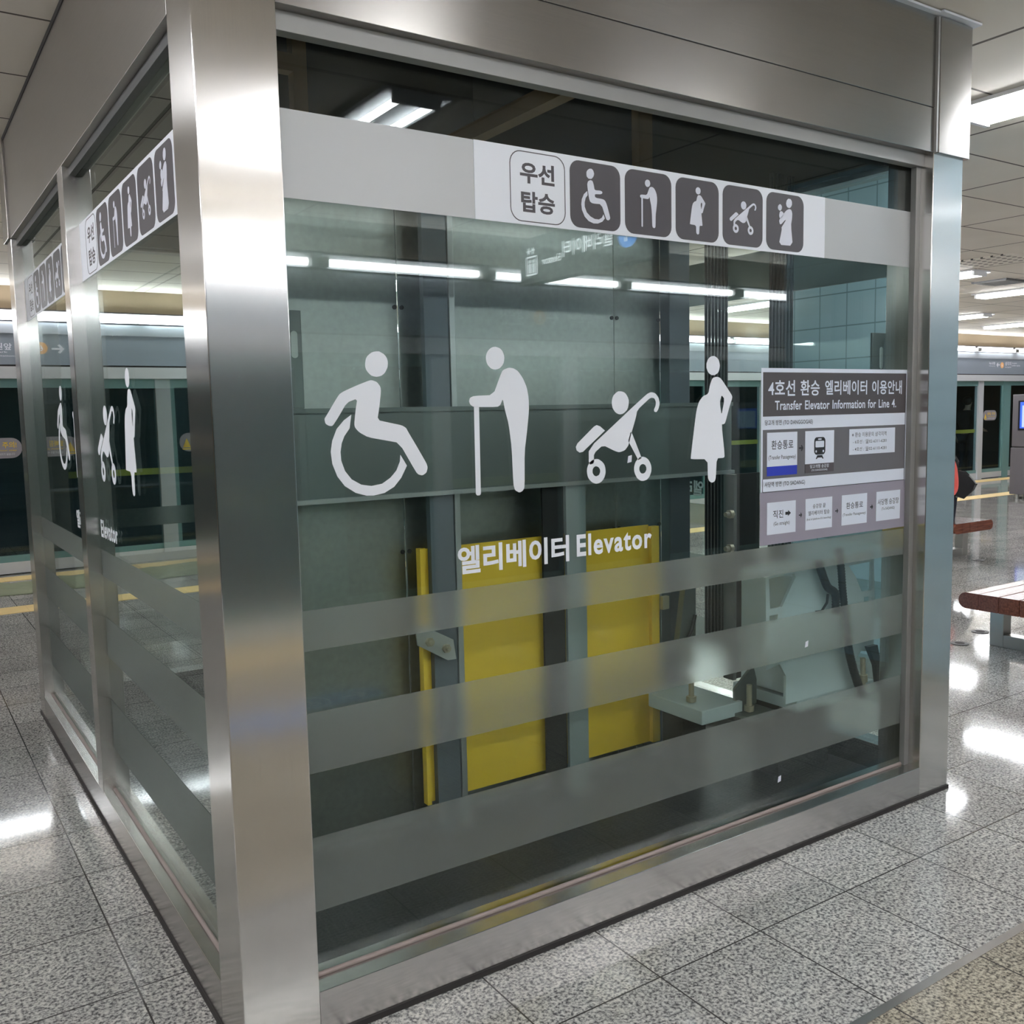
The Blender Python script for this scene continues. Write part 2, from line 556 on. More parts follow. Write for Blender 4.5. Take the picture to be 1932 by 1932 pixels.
# outlines of the pictograms, millimetres on the glass
PICTO={
'wheelchair': [('c',[(474,1686),(473,1678),(470,1672),(466,1665),(461,1660),(455,1656),(448,1654),(441,1653),(434,1654),(427,1656),(422,1660),(417,1665),(413,1671),(411,1678),(411,1685),(412,1692),(414,1699),(418,1705),(424,1710),(430,1714),(436,1716),(444,1717),(451,1717),(457,1714),(463,1711),(468,1706),(472,1700),(474,1693)]),('b',[(427,1645),(442,1640),(451,1628),(452,1616),(446,1578),(439,1544),(475,1536),(508,1529),(520,1522),(526,1511),(552,1469),(577,1427),(580,1416),(576,1403),(564,1396),(552,1399),(545,1406),(499,1484),(458,1492),(412,1501),(388,1514),(377,1526),(375,1535),(380,1569),(386,1599),(357,1589),(332,1552),(317,1532),(308,1532),(298,1538),(296,1550),(302,1558),(327,1595),(338,1610),(350,1617),(387,1632),(418,1643)]),('s',[(368,1559),(347,1545),(327,1524),(314,1495),(309,1468),(312,1438),(324,1406),(343,1381),(372,1362),(402,1353),(421,1352),(452,1357),(480,1371),(501,1393),(519,1424),(501,1453),(499,1436),(488,1413),(470,1395),(446,1381),(416,1377),(388,1382),(362,1397),(345,1419),(336,1445),(335,1467),(339,1488),(347,1506),(362,1525)])],
'oldman': [('c',[(830,1706),(829,1699),(827,1692),(823,1686),(818,1681),(812,1677),(806,1675),(799,1674),(792,1675),(786,1677),(781,1681),(776,1686),(773,1691),(771,1698),(770,1705),(771,1712),(773,1718),(777,1724),(782,1729),(788,1733),(794,1735),(801,1736),(807,1735),(814,1733),(819,1730),(824,1725),(827,1719),(829,1713)]),('b',[(844,1680),(824,1673),(816,1659),(791,1605),(729,1603),(716,1598),(713,1589),(716,1580),(727,1573),(803,1572),(813,1577),(822,1595),(828,1565),(840,1523),(848,1458),(851,1355),(856,1339),(870,1331),(882,1335),(889,1346),(891,1445),(901,1503),(909,1560),(909,1595),(903,1626),(890,1652),(874,1671),(860,1678)]),('s',[(728,1574),(744,1574),(743,1336),(739,1332),(731,1332),(727,1337)])],
'stroller': [('c',[(1277,1579),(1276,1571),(1274,1564),(1270,1557),(1264,1552),(1258,1548),(1251,1545),(1243,1544),(1236,1545),(1229,1548),(1223,1552),(1218,1558),(1214,1564),(1212,1572),(1211,1579),(1212,1587),(1214,1594),(1218,1601),(1224,1606),(1230,1610),(1237,1613),(1244,1613),(1252,1612),(1259,1610),(1265,1606),(1270,1600),(1274,1594),(1277,1586)]),('b',[(1121,1446),(1234,1524),(1278,1555),(1350,1604),(1367,1610),(1384,1607),(1398,1593),(1403,1574),(1397,1557),(1389,1548),(1380,1550),(1379,1556),(1386,1568),(1387,1580),(1381,1591),(1369,1593),(1358,1589),(1311,1556),(1305,1533),(1287,1487),(1278,1461),(1274,1449),(1260,1435),(1238,1430),(1222,1434),(1175,1454),(1140,1431),(1140,1401),(1121,1398)]),('s',[(1283,1490),(1290,1484),(1327,1409),(1314,1403),(1274,1463)]),('s',[(1152,1514),(1165,1510),(1183,1497),(1099,1437),(1087,1435),(1076,1442),(1073,1452),(1079,1462),(1142,1510)]),('r',[(1184,1375),(1183,1367),(1180,1359),(1176,1353),(1170,1347),(1163,1343),(1156,1341),(1148,1340),(1140,1342),(1132,1345),(1126,1350),(1120,1356),(1116,1363),(1114,1371),(1113,1379),(1114,1387),(1117,1395),(1121,1401),(1127,1407),(1134,1411),(1141,1413),(1149,1414),(1157,1413),(1164,1409),(1171,1405),(1177,1399),(1181,1392),(1183,1384)],[(1163,1376),(1163,1373),(1161,1370),(1160,1367),(1157,1365),(1154,1364),(1151,1363),(1148,1362),(1145,1363),(1142,1364),(1139,1366),(1137,1369),(1135,1371),(1134,1375),(1134,1378),(1134,1381),(1135,1384),(1137,1387),(1139,1389),(1142,1391),(1145,1392),(1149,1392),(1152,1391),(1155,1390),(1158,1388),(1160,1386),(1162,1383),(1163,1380)]),('r',[(1367,1374),(1366,1365),(1363,1358),(1359,1351),(1353,1345),(1346,1341),(1339,1339),(1331,1338),(1323,1339),(1316,1343),(1309,1347),(1304,1354),(1300,1361),(1297,1369),(1296,1377),(1297,1385),(1300,1393),(1304,1400),(1310,1405),(1317,1410),(1324,1412),(1332,1413),(1340,1411),(1347,1408),(1354,1403),(1359,1397),(1363,1390),(1366,1382)],[(1346,1375),(1346,1371),(1344,1368),(1343,1366),(1340,1363),(1338,1362),(1334,1361),(1331,1361),(1328,1361),(1325,1362),(1322,1364),(1320,1367),(1318,1370),(1317,1373),(1317,1376),(1317,1379),(1318,1382),(1320,1385),(1322,1387),(1325,1389),(1328,1390),(1332,1390),(1335,1390),(1338,1388),(1341,1387),(1343,1384),(1345,1381),(1346,1378)])],
'pregnant': [('c',[(1665,1694),(1664,1687),(1662,1680),(1659,1674),(1654,1669),(1648,1666),(1642,1663),(1635,1663),(1628,1663),(1622,1666),(1616,1669),(1611,1674),(1608,1680),(1605,1686),(1605,1693),(1605,1700),(1608,1706),(1611,1712),(1616,1717),(1622,1721),(1628,1723),(1635,1724),(1642,1723),(1648,1721),(1654,1717),(1659,1713),(1662,1707),(1664,1700)]),('r',[(1650,1658),(1632,1654),(1621,1633),(1613,1603),(1589,1596),(1571,1578),(1560,1550),(1550,1494),(1535,1404),(1535,1396),(1609,1393),(1611,1332),(1617,1321),(1629,1315),(1642,1319),(1647,1330),(1651,1394),(1683,1394),(1688,1400),(1673,1504),(1682,1504),(1690,1508),(1708,1557),(1723,1590),(1720,1599),(1673,1650),(1662,1656)],[(1673,1599),(1687,1586),(1673,1531),(1665,1575)])],
'wheelicon': [('c',[(1151,2236),(1150,2232),(1149,2229),(1147,2226),(1145,2224),(1143,2222),(1140,2220),(1136,2220),(1133,2220),(1130,2220),(1128,2222),(1125,2224),(1124,2226),(1123,2229),(1123,2232),(1123,2236),(1124,2239),(1126,2242),(1128,2244),(1131,2246),(1134,2248),(1137,2248),(1140,2249),(1143,2248),(1146,2246),(1148,2244),(1149,2242),(1150,2239)]),('b',[(1137,2217),(1145,2215),(1149,2205),(1152,2190),(1173,2191),(1180,2189),(1181,2185),(1176,2181),(1152,2179),(1154,2169),(1183,2168),(1191,2164),(1197,2154),(1209,2119),(1208,2113),(1201,2109),(1194,2112),(1177,2153),(1144,2152),(1135,2156),(1131,2166),(1125,2202),(1128,2212)]),('s',[(1125,2185),(1113,2175),(1105,2160),(1103,2146),(1105,2130),(1115,2112),(1129,2101),(1147,2096),(1163,2097),(1180,2104),(1189,2114),(1184,2125),(1178,2115),(1167,2109),(1151,2109),(1135,2115),(1122,2125),(1115,2140),(1115,2152),(1119,2165),(1126,2173)])],
'babyicon': [('c',[(2001,2240),(2001,2236),(2000,2233),(1998,2230),(1996,2227),(1993,2225),(1990,2223),(1987,2223),(1984,2223),(1981,2224),(1978,2225),(1976,2227),(1974,2230),(1973,2233),(1972,2237),(1973,2240),(1974,2243),(1975,2246),(1978,2249),(1980,2251),(1983,2253),(1987,2253),(1990,2253),(1993,2253),(1996,2251),(1998,2249),(2000,2246),(2001,2243)]),('c',[(1951,2221),(1951,2219),(1950,2217),(1949,2215),(1948,2213),(1946,2211),(1944,2210),(1942,2210),(1940,2210),(1938,2211),(1936,2212),(1934,2213),(1933,2215),(1932,2217),(1932,2219),(1932,2222),(1933,2224),(1934,2226),(1936,2228),(1937,2229),(1939,2230),(1942,2231),(1944,2231),(1946,2230),(1947,2229),(1949,2227),(1950,2226),(1951,2224)]),('b',[(1942,2208),(1952,2209),(1960,2203),(1958,2195),(1947,2185),(1940,2186),(1938,2196)]),('b',[(1988,2220),(1998,2218),(2003,2207),(2002,2190),(1997,2167),(2007,2100),(1937,2098),(1952,2151),(1949,2155),(1971,2181),(1969,2183),(1947,2165),(1941,2167),(1938,2176),(1941,2183),(1973,2214)])],
}
MBO = {'out': [(2.112, 0.92), (2.285, 0.951), (2.763, 0.961), (2.776, 0.745), (2.775, 0.559), (2.761, 0.535), (2.692, 0.548), (2.665, 0.528), (2.652, 0.491), (2.647, 0.408), (2.229, 0.409), (2.231, 0.52), (2.194, 0.574), (2.118, 0.564)], 'h1': [(2.13, 0.914), (2.274, 0.918), (2.28, 0.903), (2.204, 0.796), (2.137, 0.795)], 'h2': [(2.602, 0.913), (2.754, 0.916), (2.751, 0.794), (2.689, 0.795), (2.65, 0.861)], 's1': [(2.134, 0.771), (2.181, 0.771), (2.178, 0.741), (2.134, 0.743)], 's2': [(2.703, 0.772), (2.751, 0.77), (2.752, 0.746), (2.704, 0.748)]}

# ============================================================ SETTING
CEIL = 2.975
mb = MB().box(-14, 30, -4.35, 11.6, -0.08, 0.0)
tag(mb.build('floor', 'granite'), kind='structure')
mb = MB()
mb.box(-14, 0.03, -4.35, 8.9, CEIL, CEIL + .06); mb.box(2.86, 30, -4.35, 8.9, CEIL, CEIL + .06)
mb.box(0.03, 2.86, -4.35, 0.03, CEIL, CEIL + .06); mb.box(0.03, 2.86, 3.42, 8.9, CEIL, CEIL + .06)
tag(mb.build('ceiling', 'ceiling'), kind='structure')
tag(MB().box(-14, 30, 11.5, 11.6, 0, 3.2).build('wall_back', 'tunnel'), kind='structure')
tag(MB().box(-14, 30, -5.3, -5.2, 0, 3.2).build('wall_front', 'tunnel_near'), kind='structure')
tag(MB().box(-14.1, -14, -5.3, 11.6, 0, 3.2).build('wall_left', 'beige_wall'), kind='structure')
tag(MB().box(30, 30.1, -5.3, 11.6, 0, 3.2).build('wall_right', 'beige_wall'), kind='structure')
tag(MB().box(-14, 30, 8.9, 9.12, 2.72, 3.2).build('trim_1', 'beige_wall'), kind='structure')
tag(MB().box(-14, 30, -4.42, -4.2, 2.74, 3.2).build('trim_2', 'soffit_near'), kind='structure')
tag(MB().box(-14, 30, -0.742, -0.717, -0.002, 0.0025).build('trim_3', 'steel_sill'), kind='structure')
MB_t = MB().box(-14, 30, -5.2, -4.42, 2.98, 3.06).box(-14, 30, 9.12, 11.5, 2.98, 3.06)
tag(MB_t.build('trim_4', 'tunnel'), kind='structure')

# yellow tactile paving bands
tac = [(6.60, 6.92, 'yellow tactile paving band across the platform floor beyond the elevator shaft'),
       (8.45, 8.75, 'yellow tactile paving band along the foot of the far glass screen doors'),
       (-4.02, -3.72, 'yellow tactile paving band along the near screen doors, mirrored in the front glass')]
for y0, y1, lab in tac:
    tag(MB().box(-13.9, 29.9, y0, y1, 0.0, 0.004).build('tactile_paving', 'tactile'), lab, 'tactile paving')

# ============================================================ SCREEN DOORS
def header(y, s, xa, xb, label, signs):
    """header beam over the screen doors; s is the side the platform lies on"""
    h = thing('screen_door_header', label, 'header beam', ((xa + xb) / 2, y, 2.03))
    yf = lambda d: (min(y + s * d, y - s * .10), max(y + s * d, y - s * .10))
    MB().box(xa, xb, *yf(0.06), 2.485, 2.60).build('upper_band', 'psd_band', h)
    MB().box(xa, xb, *yf(0.00), 2.60, 2.74).build('lamp_recess', 'kiosk', h)
    MB().box(xa, xb, *yf(0.05), 2.17, 2.485).build('sign_band', 'psd_grey', h)
    MB().box(xa, xb, *yf(0.075), 2.03, 2.15).build('lower_band', 'psd_white', h)
    MB().box(xa, xb, *yf(0.03), 2.15, 2.17).build('shadow_gap', 'gasket', h)
    ud = 1 if s < 0 else -1
    pl = plane((0, y + s * .0505, 0), (ud, 0, 0), (0, 0, 1), (0, s, 0))
    for kind, items in signs:
        if kind == 'disc':
            cx, cz = items
            flat('line_roundel', [disc(ud * cx, cz, .062)], pl, 'orange', h)
            lettering('roundel_number', [('6', (ud * cx - .017, ud * cx + .017, cz - .028, cz + .028))], lift(pl, .001), 'print_white', h)
        elif kind == 'arrow':
            cx, cz, d = items
            flat('direction_arrow', [arrow(ud * cx, cz, .06, .045, .009, d)], pl, 'print_white', h)
        else:
            lettering('station_lettering', items, pl, 'print_white', h, 0.015)
    return h

header(8.85, -1, -9.0, 24.0, 'long grey header beam with white bands above the far glass screen doors', [
    ('t', [('녹사평', (18.49, 18.71, 2.36, 2.42)), ('Noksapyeong', (18.49, 18.71, 2.325, 2.345))]), ('t', [('녹사평', (-1.30, -1.02, 2.33, 2.40)), ('Noksapyeong', (-1.30, -1.02, 2.29, 2.31))]),
    ('arrow', (18.83, 2.36, -1)), ('disc', (18.98, 2.355)),
    ('t', [('삼각지', (19.09, 19.33, 2.35, 2.43)), ('Samgakji', (19.09, 19.33, 2.30, 2.33)), ('Samgakji', (19.36, 19.55, 2.385, 2.415)), ('(전쟁기념관)', (19.36, 19.68, 2.33, 2.365))]),
    ('arrow', (-0.90, 2.335, -1)), ('disc', (-0.74, 2.34)),
    ('t', [('효창공원앞', (0.18, 0.57, 2.315, 2.385)), ('Hyochang Park', (0.16, 0.53, 2.283, 2.302)), ('(Hyochang Park Station)', (0.10, 0.60, 2.245, 2.264))]),
])
header(-4.25, 1, -3.0, 13.0, 'grey header beam above the near screen doors, mirrored in the front glass', [
    ('t', [('삼각지', (-3.84, -3.62, 2.325, 2.405)), ('Samgakji', (-3.84, -3.62, 2.27, 2.30))]),
    ('disc', (4.00, 2.345)), ('arrow', (4.135, 2.345, -1)),
    ('t', [('효창공원앞', (-4.56, -4.30, 2.345, 2.395)), ('Hyochang Park', (-4.54, -4.32, 2.315, 2.330))]),
])

def strip_light(x, y, lab, group):
    t = thing('strip_light', lab, 'strip light', (x, y, 2.66), group)
    s = 1 if y < 0 else -1
    MB().tube([(x - .62, y, 2.655), (x + .62, y, 2.655)], .028, 10).build('tube', 'strip_tube', t)
    MB().box(x - .66, x + .66, min(y - s * .036, y - s * .05), max(y - s * .036, y - s * .05), 2.62, 2.72).build('backing_strip', 'lamp_white', t)
    for e in (-1, 1):
        MB().box(x + e * .665 - .025, x + e * .665 + .025, y - .035, y + .035, 2.62, 2.69).build('end_holder', 'channel', t)
for k in range(-4, 17):
    x = -1.66 + 1.41 * k + .66
    lab = 'lit tube in the row above the far screen doors'
    if k == 14: lab = 'lit tube above the far screen doors, directly right of the elevator shaft corner'
    if k == 15: lab = 'lit tube above the far screen doors, at the right edge of the photo'
    if k == 1: lab = 'lit tube above the far screen doors, at the left edge of the photo'
    strip_light(x, 8.77, lab, 'strip lights above the far screen doors')
for k in range(-3, 7):
    strip_light(2.77 + 1.41 * k, -4.17, 'lit tube above the near screen doors, mirrored as a white bar in the front glass', 'strip lights above the near screen doors')

def caution_sticker(u0, pl, parent):
    st = flat('caution_sticker', [rrect(u0, u0 + .50, 1.215, 1.425, .10)], pl, 'sticker_grey', parent, .001)
    p2 = lift(pl, .0016)
    flat('warning_triangle', [[[(u0 + .035, 1.26), (u0 + .125, 1.26), (u0 + .08, 1.365)]], [rrect(u0 + .03, u0 + .13, 1.235, 1.25, .006)]], p2, 'sticker_yellow', st)
    lettering('caution_lettering', [('발빠짐', (u0 + .15, u0 + .28, 1.32, 1.385)), ('주의!', (u0 + .32, u0 + .45, 1.32, 1.385)), ('Watch your step', (u0 + .15, u0 + .45, 1.285, 1.305))], p2, 'sticker_yellow', st, 0.02)
    lettering('small_lettering', [('승강장과 열차 사이가 넓습니다', (u0 + .15, u0 + .43, 1.245, 1.270))], p2, 'print_white', st)

def leaf(x0, w, y, s, sticker, lab, group):
    d = thing('screen_door_leaf', lab, 'screen door', (x0 + w / 2, y, 0), group)
    mb = MB()
    for a, b in ((x0, x0 + .05), (x0 + w - .05, x0 + w)):
        mb.box(a, b, y - .02, y + .02, .13, 2.03)
    mb.box(x0 + .05, x0 + w - .05, y - .02, y + .02, 1.94, 2.03); mb.box(x0 + .05, x0 + w - .05, y - .02, y + .02, .13, .20)
    mb.build('frame', 'psd_green', d)
    MB().box(x0 + .05, x0 + w - .05, y - .005, y + .005, .20, 1.94).build('pane', 'door_glass', d)
    MB().box(x0, x0 + w, y - .025, y + .025, .012, .13).build('bottom_rail', 'psd_white', d)
    if sticker is not None:
        ud = 1 if s < 0 else -1
        caution_sticker(ud * sticker if s < 0 else ud * sticker - .5, plane((0, y + s * .006, 0), (ud, 0, 0), (0, 0, 1), (0, s, 0)), d)
    return d

def fixed_panel(x0, w, y, s, lab, group):
    d = thing('fixed_screen_panel', lab, 'screen panel', (x0 + w / 2, y, 0), group)
    for a in (x0, x0 + w - .16):
        MB().box(a, a + .16, y - .05, y + .05, 0.0, 2.03).build('post', 'psd_white', d)
    MB().box(x0 + .16, x0 + w - .16, y - .006, y + .006, .13, 1.97).build('pane', 'door_glass', d)
    MB().box(x0 + .16, x0 + w - .16, y - .02, y + .02, 1.93, 2.03).box(x0 + .16, x0 + w - .16, y - .02, y + .02, .13, .19).build('edge_frame', 'psd_green', d)
    MB().box(x0 + .16, x0 + w - .16, y - .03, y + .03, 0.0, .13).build('bottom_rail', 'psd_white', d)
    by = y - s * .05
    MB().box(x0 + .16, x0 + w - .16, by - .02, by + .02, .97, 1.04).build('push_bar', 'yellow_tape', d)
    return d

PER = 3.273
def modules(y, s, ks, anchor, far):
    row = 'far' if far else 'near'
    for k in ks:
        a = anchor + PER * k
        l1 = f'glass sliding door leaf left of its meeting post in the {row} screen door row'
        l2 = f'glass sliding door leaf right of its meeting post in the {row} screen door row'
        l3 = f'fixed glass panel with yellow push bar in the {row} screen door row'
        if far and k == 0:
            l1 = 'glass door leaf with caution sticker between white post and grey kiosk'
            l2 = 'glass door leaf with caution sticker partly behind the grey kiosk'
        if far and k == -1: l3 = 'fixed glass panel with yellow bar and dark figure behind, left of white post'
        if far and k == -6: l2 = 'dark glass door leaf with rounded caution sticker at left edge of photo'
        leaf(a + .16, .80, y, s, (a + .24) if far else None, l1, f'left door leaves of the {row} row')
        rl = leaf(a + 1.20, .80, y, s, (a + 1.41) if far else None, l2, f'right door leaves of the {row} row')
        fixed_panel(a + 2.0, PER - 2.0 + .16, y, s, l3, f'fixed panels of the {row} row')
        MB().box(a + .965, a + 1.198, y - .03, y + .03, 0.0, 2.03).build('meeting_post', 'psd_green', rl)
modules(8.95, -1, range(-8, 2), 18.34, True)
modules(-4.31, 1, range(-1, 4), 1.0, False)

# ============================================================ CEILING LAMPS
def ceiling_lamp(x, y, lab):
    t = thing('ceiling_lamp', lab, 'ceiling lamp', (x, y, CEIL), None)
    mb = MB().box(x - .17, x + .17, y - .64, y + .64, CEIL - .012, CEIL - .001)
    mb.box(x - .17, x - .16, y - .64, y + .64, CEIL - .02, CEIL - .012); mb.box(x + .16, x + .17, y - .64, y + .64, CEIL - .02, CEIL - .012)
    mb.build('housing', 'lamp_white', t)
    for e in (-.085, .085):
        MB().tube([(x + e, y - .60, CEIL - .038), (x + e, y + .60, CEIL - .038)], .018, 10).build('tube', 'tube', t)
    for e in (-1, 1):
        MB().box(x - .12, x + .12, y + e * .615 - .012, y + e * .615 + .012, CEIL - .058, CEIL - .012).build('tube_holder', 'lamp_white', t)
    return t
lamps = [(1.47, -2.17, 'twin tube ceiling lamp mirrored in the dark top of the front glass'),
         (3.95, -0.02, 'twin tube ceiling lamp nearest the right corner of the elevator shaft'),
         (9.28, 4.28, 'twin tube ceiling lamp with its end just right of the shaft corner'),
         (11.45, 4.30, 'twin tube ceiling lamp running out of the right edge, above the far one'),
         (16.40, 7.05, 'small far twin tube ceiling lamp close to the beige soffit at right'),
         (6.5, 4.3, 'twin tube ceiling lamp seen through the right side glass of the shaft')]
for x, y, lab in lamps: ceiling_lamp(x, y, lab)
rest = [(-1.0, -2.17), (-3.5, -2.17), (3.95, -2.9), (6.4, -2.17), (8.9, -2.17), (11.4, -2.17), (-1.6, 1.2), (-4.0, 1.2), (-4.0, 4.3), (-6.5, 1.2), (-6.5, 4.3),
        (6.4, -0.02), (8.9, -0.02), (11.4, -.02), (4.1, 6.7), (7.0, 6.9), (9.4, 6.9), (14.0, 6.9), (14.0, 4.3), (17.0, 4.3), (18.9, 6.9), (14.5, -.02)]
for x, y in rest:
    tag(ceiling_lamp(x, y, None), 'twin tube lamp in the platform ceiling, hidden behind the shaft or outside the frame', None, 'other ceiling lamps of the platform')

# vents in the ceiling right of the shaft
tag(MB().box(8.43, 9.03, 2.88, 3.52, CEIL - .012, CEIL - .001).build('perforated_panel', 'perforated'), 'beige perforated ceiling panel right of the shaft corner', 'ceiling panel')
o = tag(MB().box(10.16, 10.68, 3.86, 4.28, CEIL - .016, CEIL - .001).build('ceiling_vent', 'channel_dark'), 'dark square air vent grille in the ceiling at right', 'vent')
mb = MB()
for i in range(8): mb.box(10.18 + .062 * i, 10.20 + .062 * i, 3.88, 4.26, CEIL - .022, CEIL - .016)
mb.build('grille_bars', 'channel', o)
# small caps set in the floor beside the benches
for x, y, lab in ((5.56, 1.41, 'round dark floor cap left of the near bench'), (5.15, 1.31, 'round dark floor cap close to the shaft corner column'), (8.44, 3.10, 'round dark floor cap by the farther bench')):
    o = tag(MB().tube([(x, y, 0.0), (x, y, .004)], .055, 24).build('floor_marker', 'channel_dark'), lab, 'floor marker')
    MB().tube([(x, y, .004), (x, y, .0055)], .03, 16).build('centre_disc', 'gasket', o)

# ============================================================ ELEVATOR SHAFT
W, D, TOP = 2.89, 3.45, CEIL
shaft = thing('elevator_shaft', 'stainless steel and glass elevator shaft enclosure standing in the middle of the platform', 'elevator', (W / 2, D / 2, 0))
for x0, x1, y0, y1 in ((0, .19, 0, .19), (2.70, W, 0, .19), (0, .19, 3.28, D), (2.70, W, 3.28, D)):
    MB().box(x0, x1, y0, y1, 0, TOP).build('corner_column', 'steel_v', shaft, .0025)
for x0, x1, y0, y1 in ((0, .10, 1.70, 1.80), (2.79, W, 1.70, 1.80), (1.40, 1.50, 3.35, D)):
    MB().box(x0, x1, y0, y1, .125, 2.482).build('mullion', 'steel_v', shaft, .002)
# header panels, two boards with a joint
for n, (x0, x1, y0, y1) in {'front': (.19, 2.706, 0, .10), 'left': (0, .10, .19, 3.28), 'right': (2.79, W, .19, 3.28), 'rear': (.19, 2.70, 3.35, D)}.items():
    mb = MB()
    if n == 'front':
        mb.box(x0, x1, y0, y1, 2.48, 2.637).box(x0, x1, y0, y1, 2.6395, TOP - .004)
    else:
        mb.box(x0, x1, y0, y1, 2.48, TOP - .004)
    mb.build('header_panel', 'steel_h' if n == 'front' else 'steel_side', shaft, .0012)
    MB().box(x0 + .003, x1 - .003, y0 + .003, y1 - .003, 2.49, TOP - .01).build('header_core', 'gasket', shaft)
# cladding over the right column head, with the double joint strip
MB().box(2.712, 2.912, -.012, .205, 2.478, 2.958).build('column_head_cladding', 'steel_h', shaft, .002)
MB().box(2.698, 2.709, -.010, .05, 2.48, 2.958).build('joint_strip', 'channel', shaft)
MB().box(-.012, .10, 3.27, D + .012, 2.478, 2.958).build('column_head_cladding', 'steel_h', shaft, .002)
mb = MB().box(.19, 2.69, -.022, .0, 2.962, 2.970).box(2.69, 2.935, -.035, .20, 2.962, 2.970)
mb.build('ceiling_flange', 'psd_white', shaft)
MB().box(-.004, .02, .0, 3.46, 2.955, 2.9748).build('ceiling_gap', 'gasket', shaft)
# sills
for x0, x1, y0, y1 in ((.19, 2.70, 0, .12), (0, .10, .19, 3.28), (2.79, W, .19, 3.28), (.19, 2.70, 3.33, D)):
    MB().box(x0, x1, y0, y1, .012, .13).build('sill', 'steel_sill', shaft, .0015)
mb = MB().box(-.004, W + .004, -.005, .05, 0, .016).box(-.005, .05, .05, D, 0, .016).box(W - .05, W + .005, .05, D, 0, .016)
mb.build('base_gasket', 'gasket', shaft)
# glazing channels and sealant
GY, GX = 0.074, 0.049
MB().box(.19, 2.70, .036, GY - .001, 2.436, 2.482).build('glazing_channel', 'channel', shaft, .001)
MB().box(2.672, 2.70, .050, GY - .001, .13, 2.436).build('glazing_channel', 'channel', shaft, .001)
MB().tube([(.19, GY - .006, .133), (2.70, GY - .006, .133)], .007, 8).build('sealant_bead', 'silicone', shaft)
MB().tube([(GX - .006, .19, .133), (GX - .006, 3.28, .133)], .007, 8).build('sealant_bead', 'silicone', shaft)
MB().box(.025, GX - .001, .19, 3.28, 2.45, 2.482).build('glazing_channel', 'channel_dark', shaft, .001)
# lining of the hoistway above the ceiling and floor of the shaft
mb = MB()
mb.box(.10, .12, .10, 3.35, 2.50, 5.0); mb.box(2.77, 2.79, .10, 3.35, 2.50, 5.0)
mb.box(.12, 2.77, .10, .12, 2.50, 5.0); mb.box(.12, 2.77, 3.33, 3.35, 2.50, 5.0); mb.box(.10, 2.79, .10, 3.35, 5.0, 5.05)
mb.build('hoistway_lining', 'lining', shaft)
MB().box(.10, 2.79, .12, 3.33, .001, .02).build('shaft_floor', 'shaft_floor', shaft)

STR = [(.976, 1.078), (.662, .818), (.298, .494)]
def frost_bands(pane, pl, u0, u1):
    for z0, z1 in STR:
        flat('frosted_band', [rect(u0, u1, z0, z1)], pl, 'frost', pane, .0008)
# front pane
p = MB().box(.18, 2.71, GY, GY + .008, .127, 2.478).build('glass_pane', 'glass', shaft)
PF = front_plane(GY - .0002)
frost_bands(p, PF, .19, 2.70)
flat('metallic_film_band', [rect(.19, 2.70, 2.072, 2.2765)], PF, 'film_alu', p, .0008)
# left panes
for y0, y1 in ((.18, 1.705), (1.795, 3.29)):
    p = MB().box(GX, GX + .008, y0, y1, .127, 2.478).build('glass_pane', 'glass', shaft)
    PL0 = left_plane(GX - .0002, 0)
    frost_bands(p, PL0, -y1 + .01, -y0 - .01)
# right and rear panes
for y0, y1 in ((.18, 1.705), (1.795, 3.29)):
    p = MB().box(2.825, 2.833, y0, y1, .127, 2.478).build('glass_pane', 'glass', shaft)
    pr = plane((2.8332, 0, 0), (0, 1, 0), (0, 0, 1), (1, 0, 0))
    frost_bands(p, pr, y0 + .01, y1 - .01)
    flat('metallic_film_band', [rect(y0 + .01, y1 - .01, 2.072, 2.2765)], pr, 'film_alu', p, .0008)
for x0, x1 in ((.18, 1.405), (1.495, 2.71)):
    p = MB().box(x0, x1, 3.385, 3.393, .127, 2.478).build('glass_pane', 'glass', shaft)
    pr = plane((0, 3.3932, 0), (-1, 0, 0), (0, 0, 1), (0, 1, 0))
    frost_bands(p, pr, -x1 + .01, -x0 - .01)

# ------------------------------------------------------------ stickers on the glass
def shapes(name):
    out = []
    for s in PICTO[name]:
        ls = [[(a / 1000, b / 1000) for a, b in l] for l in s[1:]]
        if s[0] in 'br': ls = [chaikin(l, .18) for l in ls]
        out.append(ls)
    return out
def place(loops, bx):
    """fit loops drawn anywhere into the box bx, keeping their proportion"""
    us = [a for l in loops for q in l for a, b in q]; vs = [b for l in loops for q in l for a, b in q]
    k = (bx[3] - bx[2]) / (max(vs) - min(vs))
    cu = (min(us) + max(us)) / 2; u = (bx[0] + bx[1]) / 2
    return [[[(u + (a - cu) * k, bx[2] + (b - min(vs)) * k) for a, b in q] for q in l] for l in loops]

PLA, PLB = left_plane(GX - .0003, 2.70), left_plane(GX - .0003, 2.84)
DESC = {'wheelchair': ('white wheelchair user pictogram', 'pictogram'), 'oldman': ('white pictogram of a bent person with cane', 'pictogram'),
        'stroller': ('white baby stroller pictogram', 'pictogram'), 'pregnant': ('white pregnant woman pictogram', 'pictogram')}
for nm, pl in (('wheelchair', PLB), ('oldman', PLB), ('stroller', PLA), ('pregnant', PLA)):
    base, cat = DESC[nm]
    objn = {'wheelchair': 'wheelchair_pictogram', 'oldman': 'cane_user_pictogram', 'stroller': 'stroller_pictogram', 'pregnant': 'pregnant_woman_pictogram'}[nm]
    tag(flat(objn, shapes(nm), front_plane(GY - .0003), 'vinyl'), base + ' stuck on the front glass above the lettering', cat)
    tag(flat(objn, shapes(nm), pl, 'vinyl'), base + (' on the nearer left glass panel' if pl is PLA else ' on the farther left glass panel'), cat)

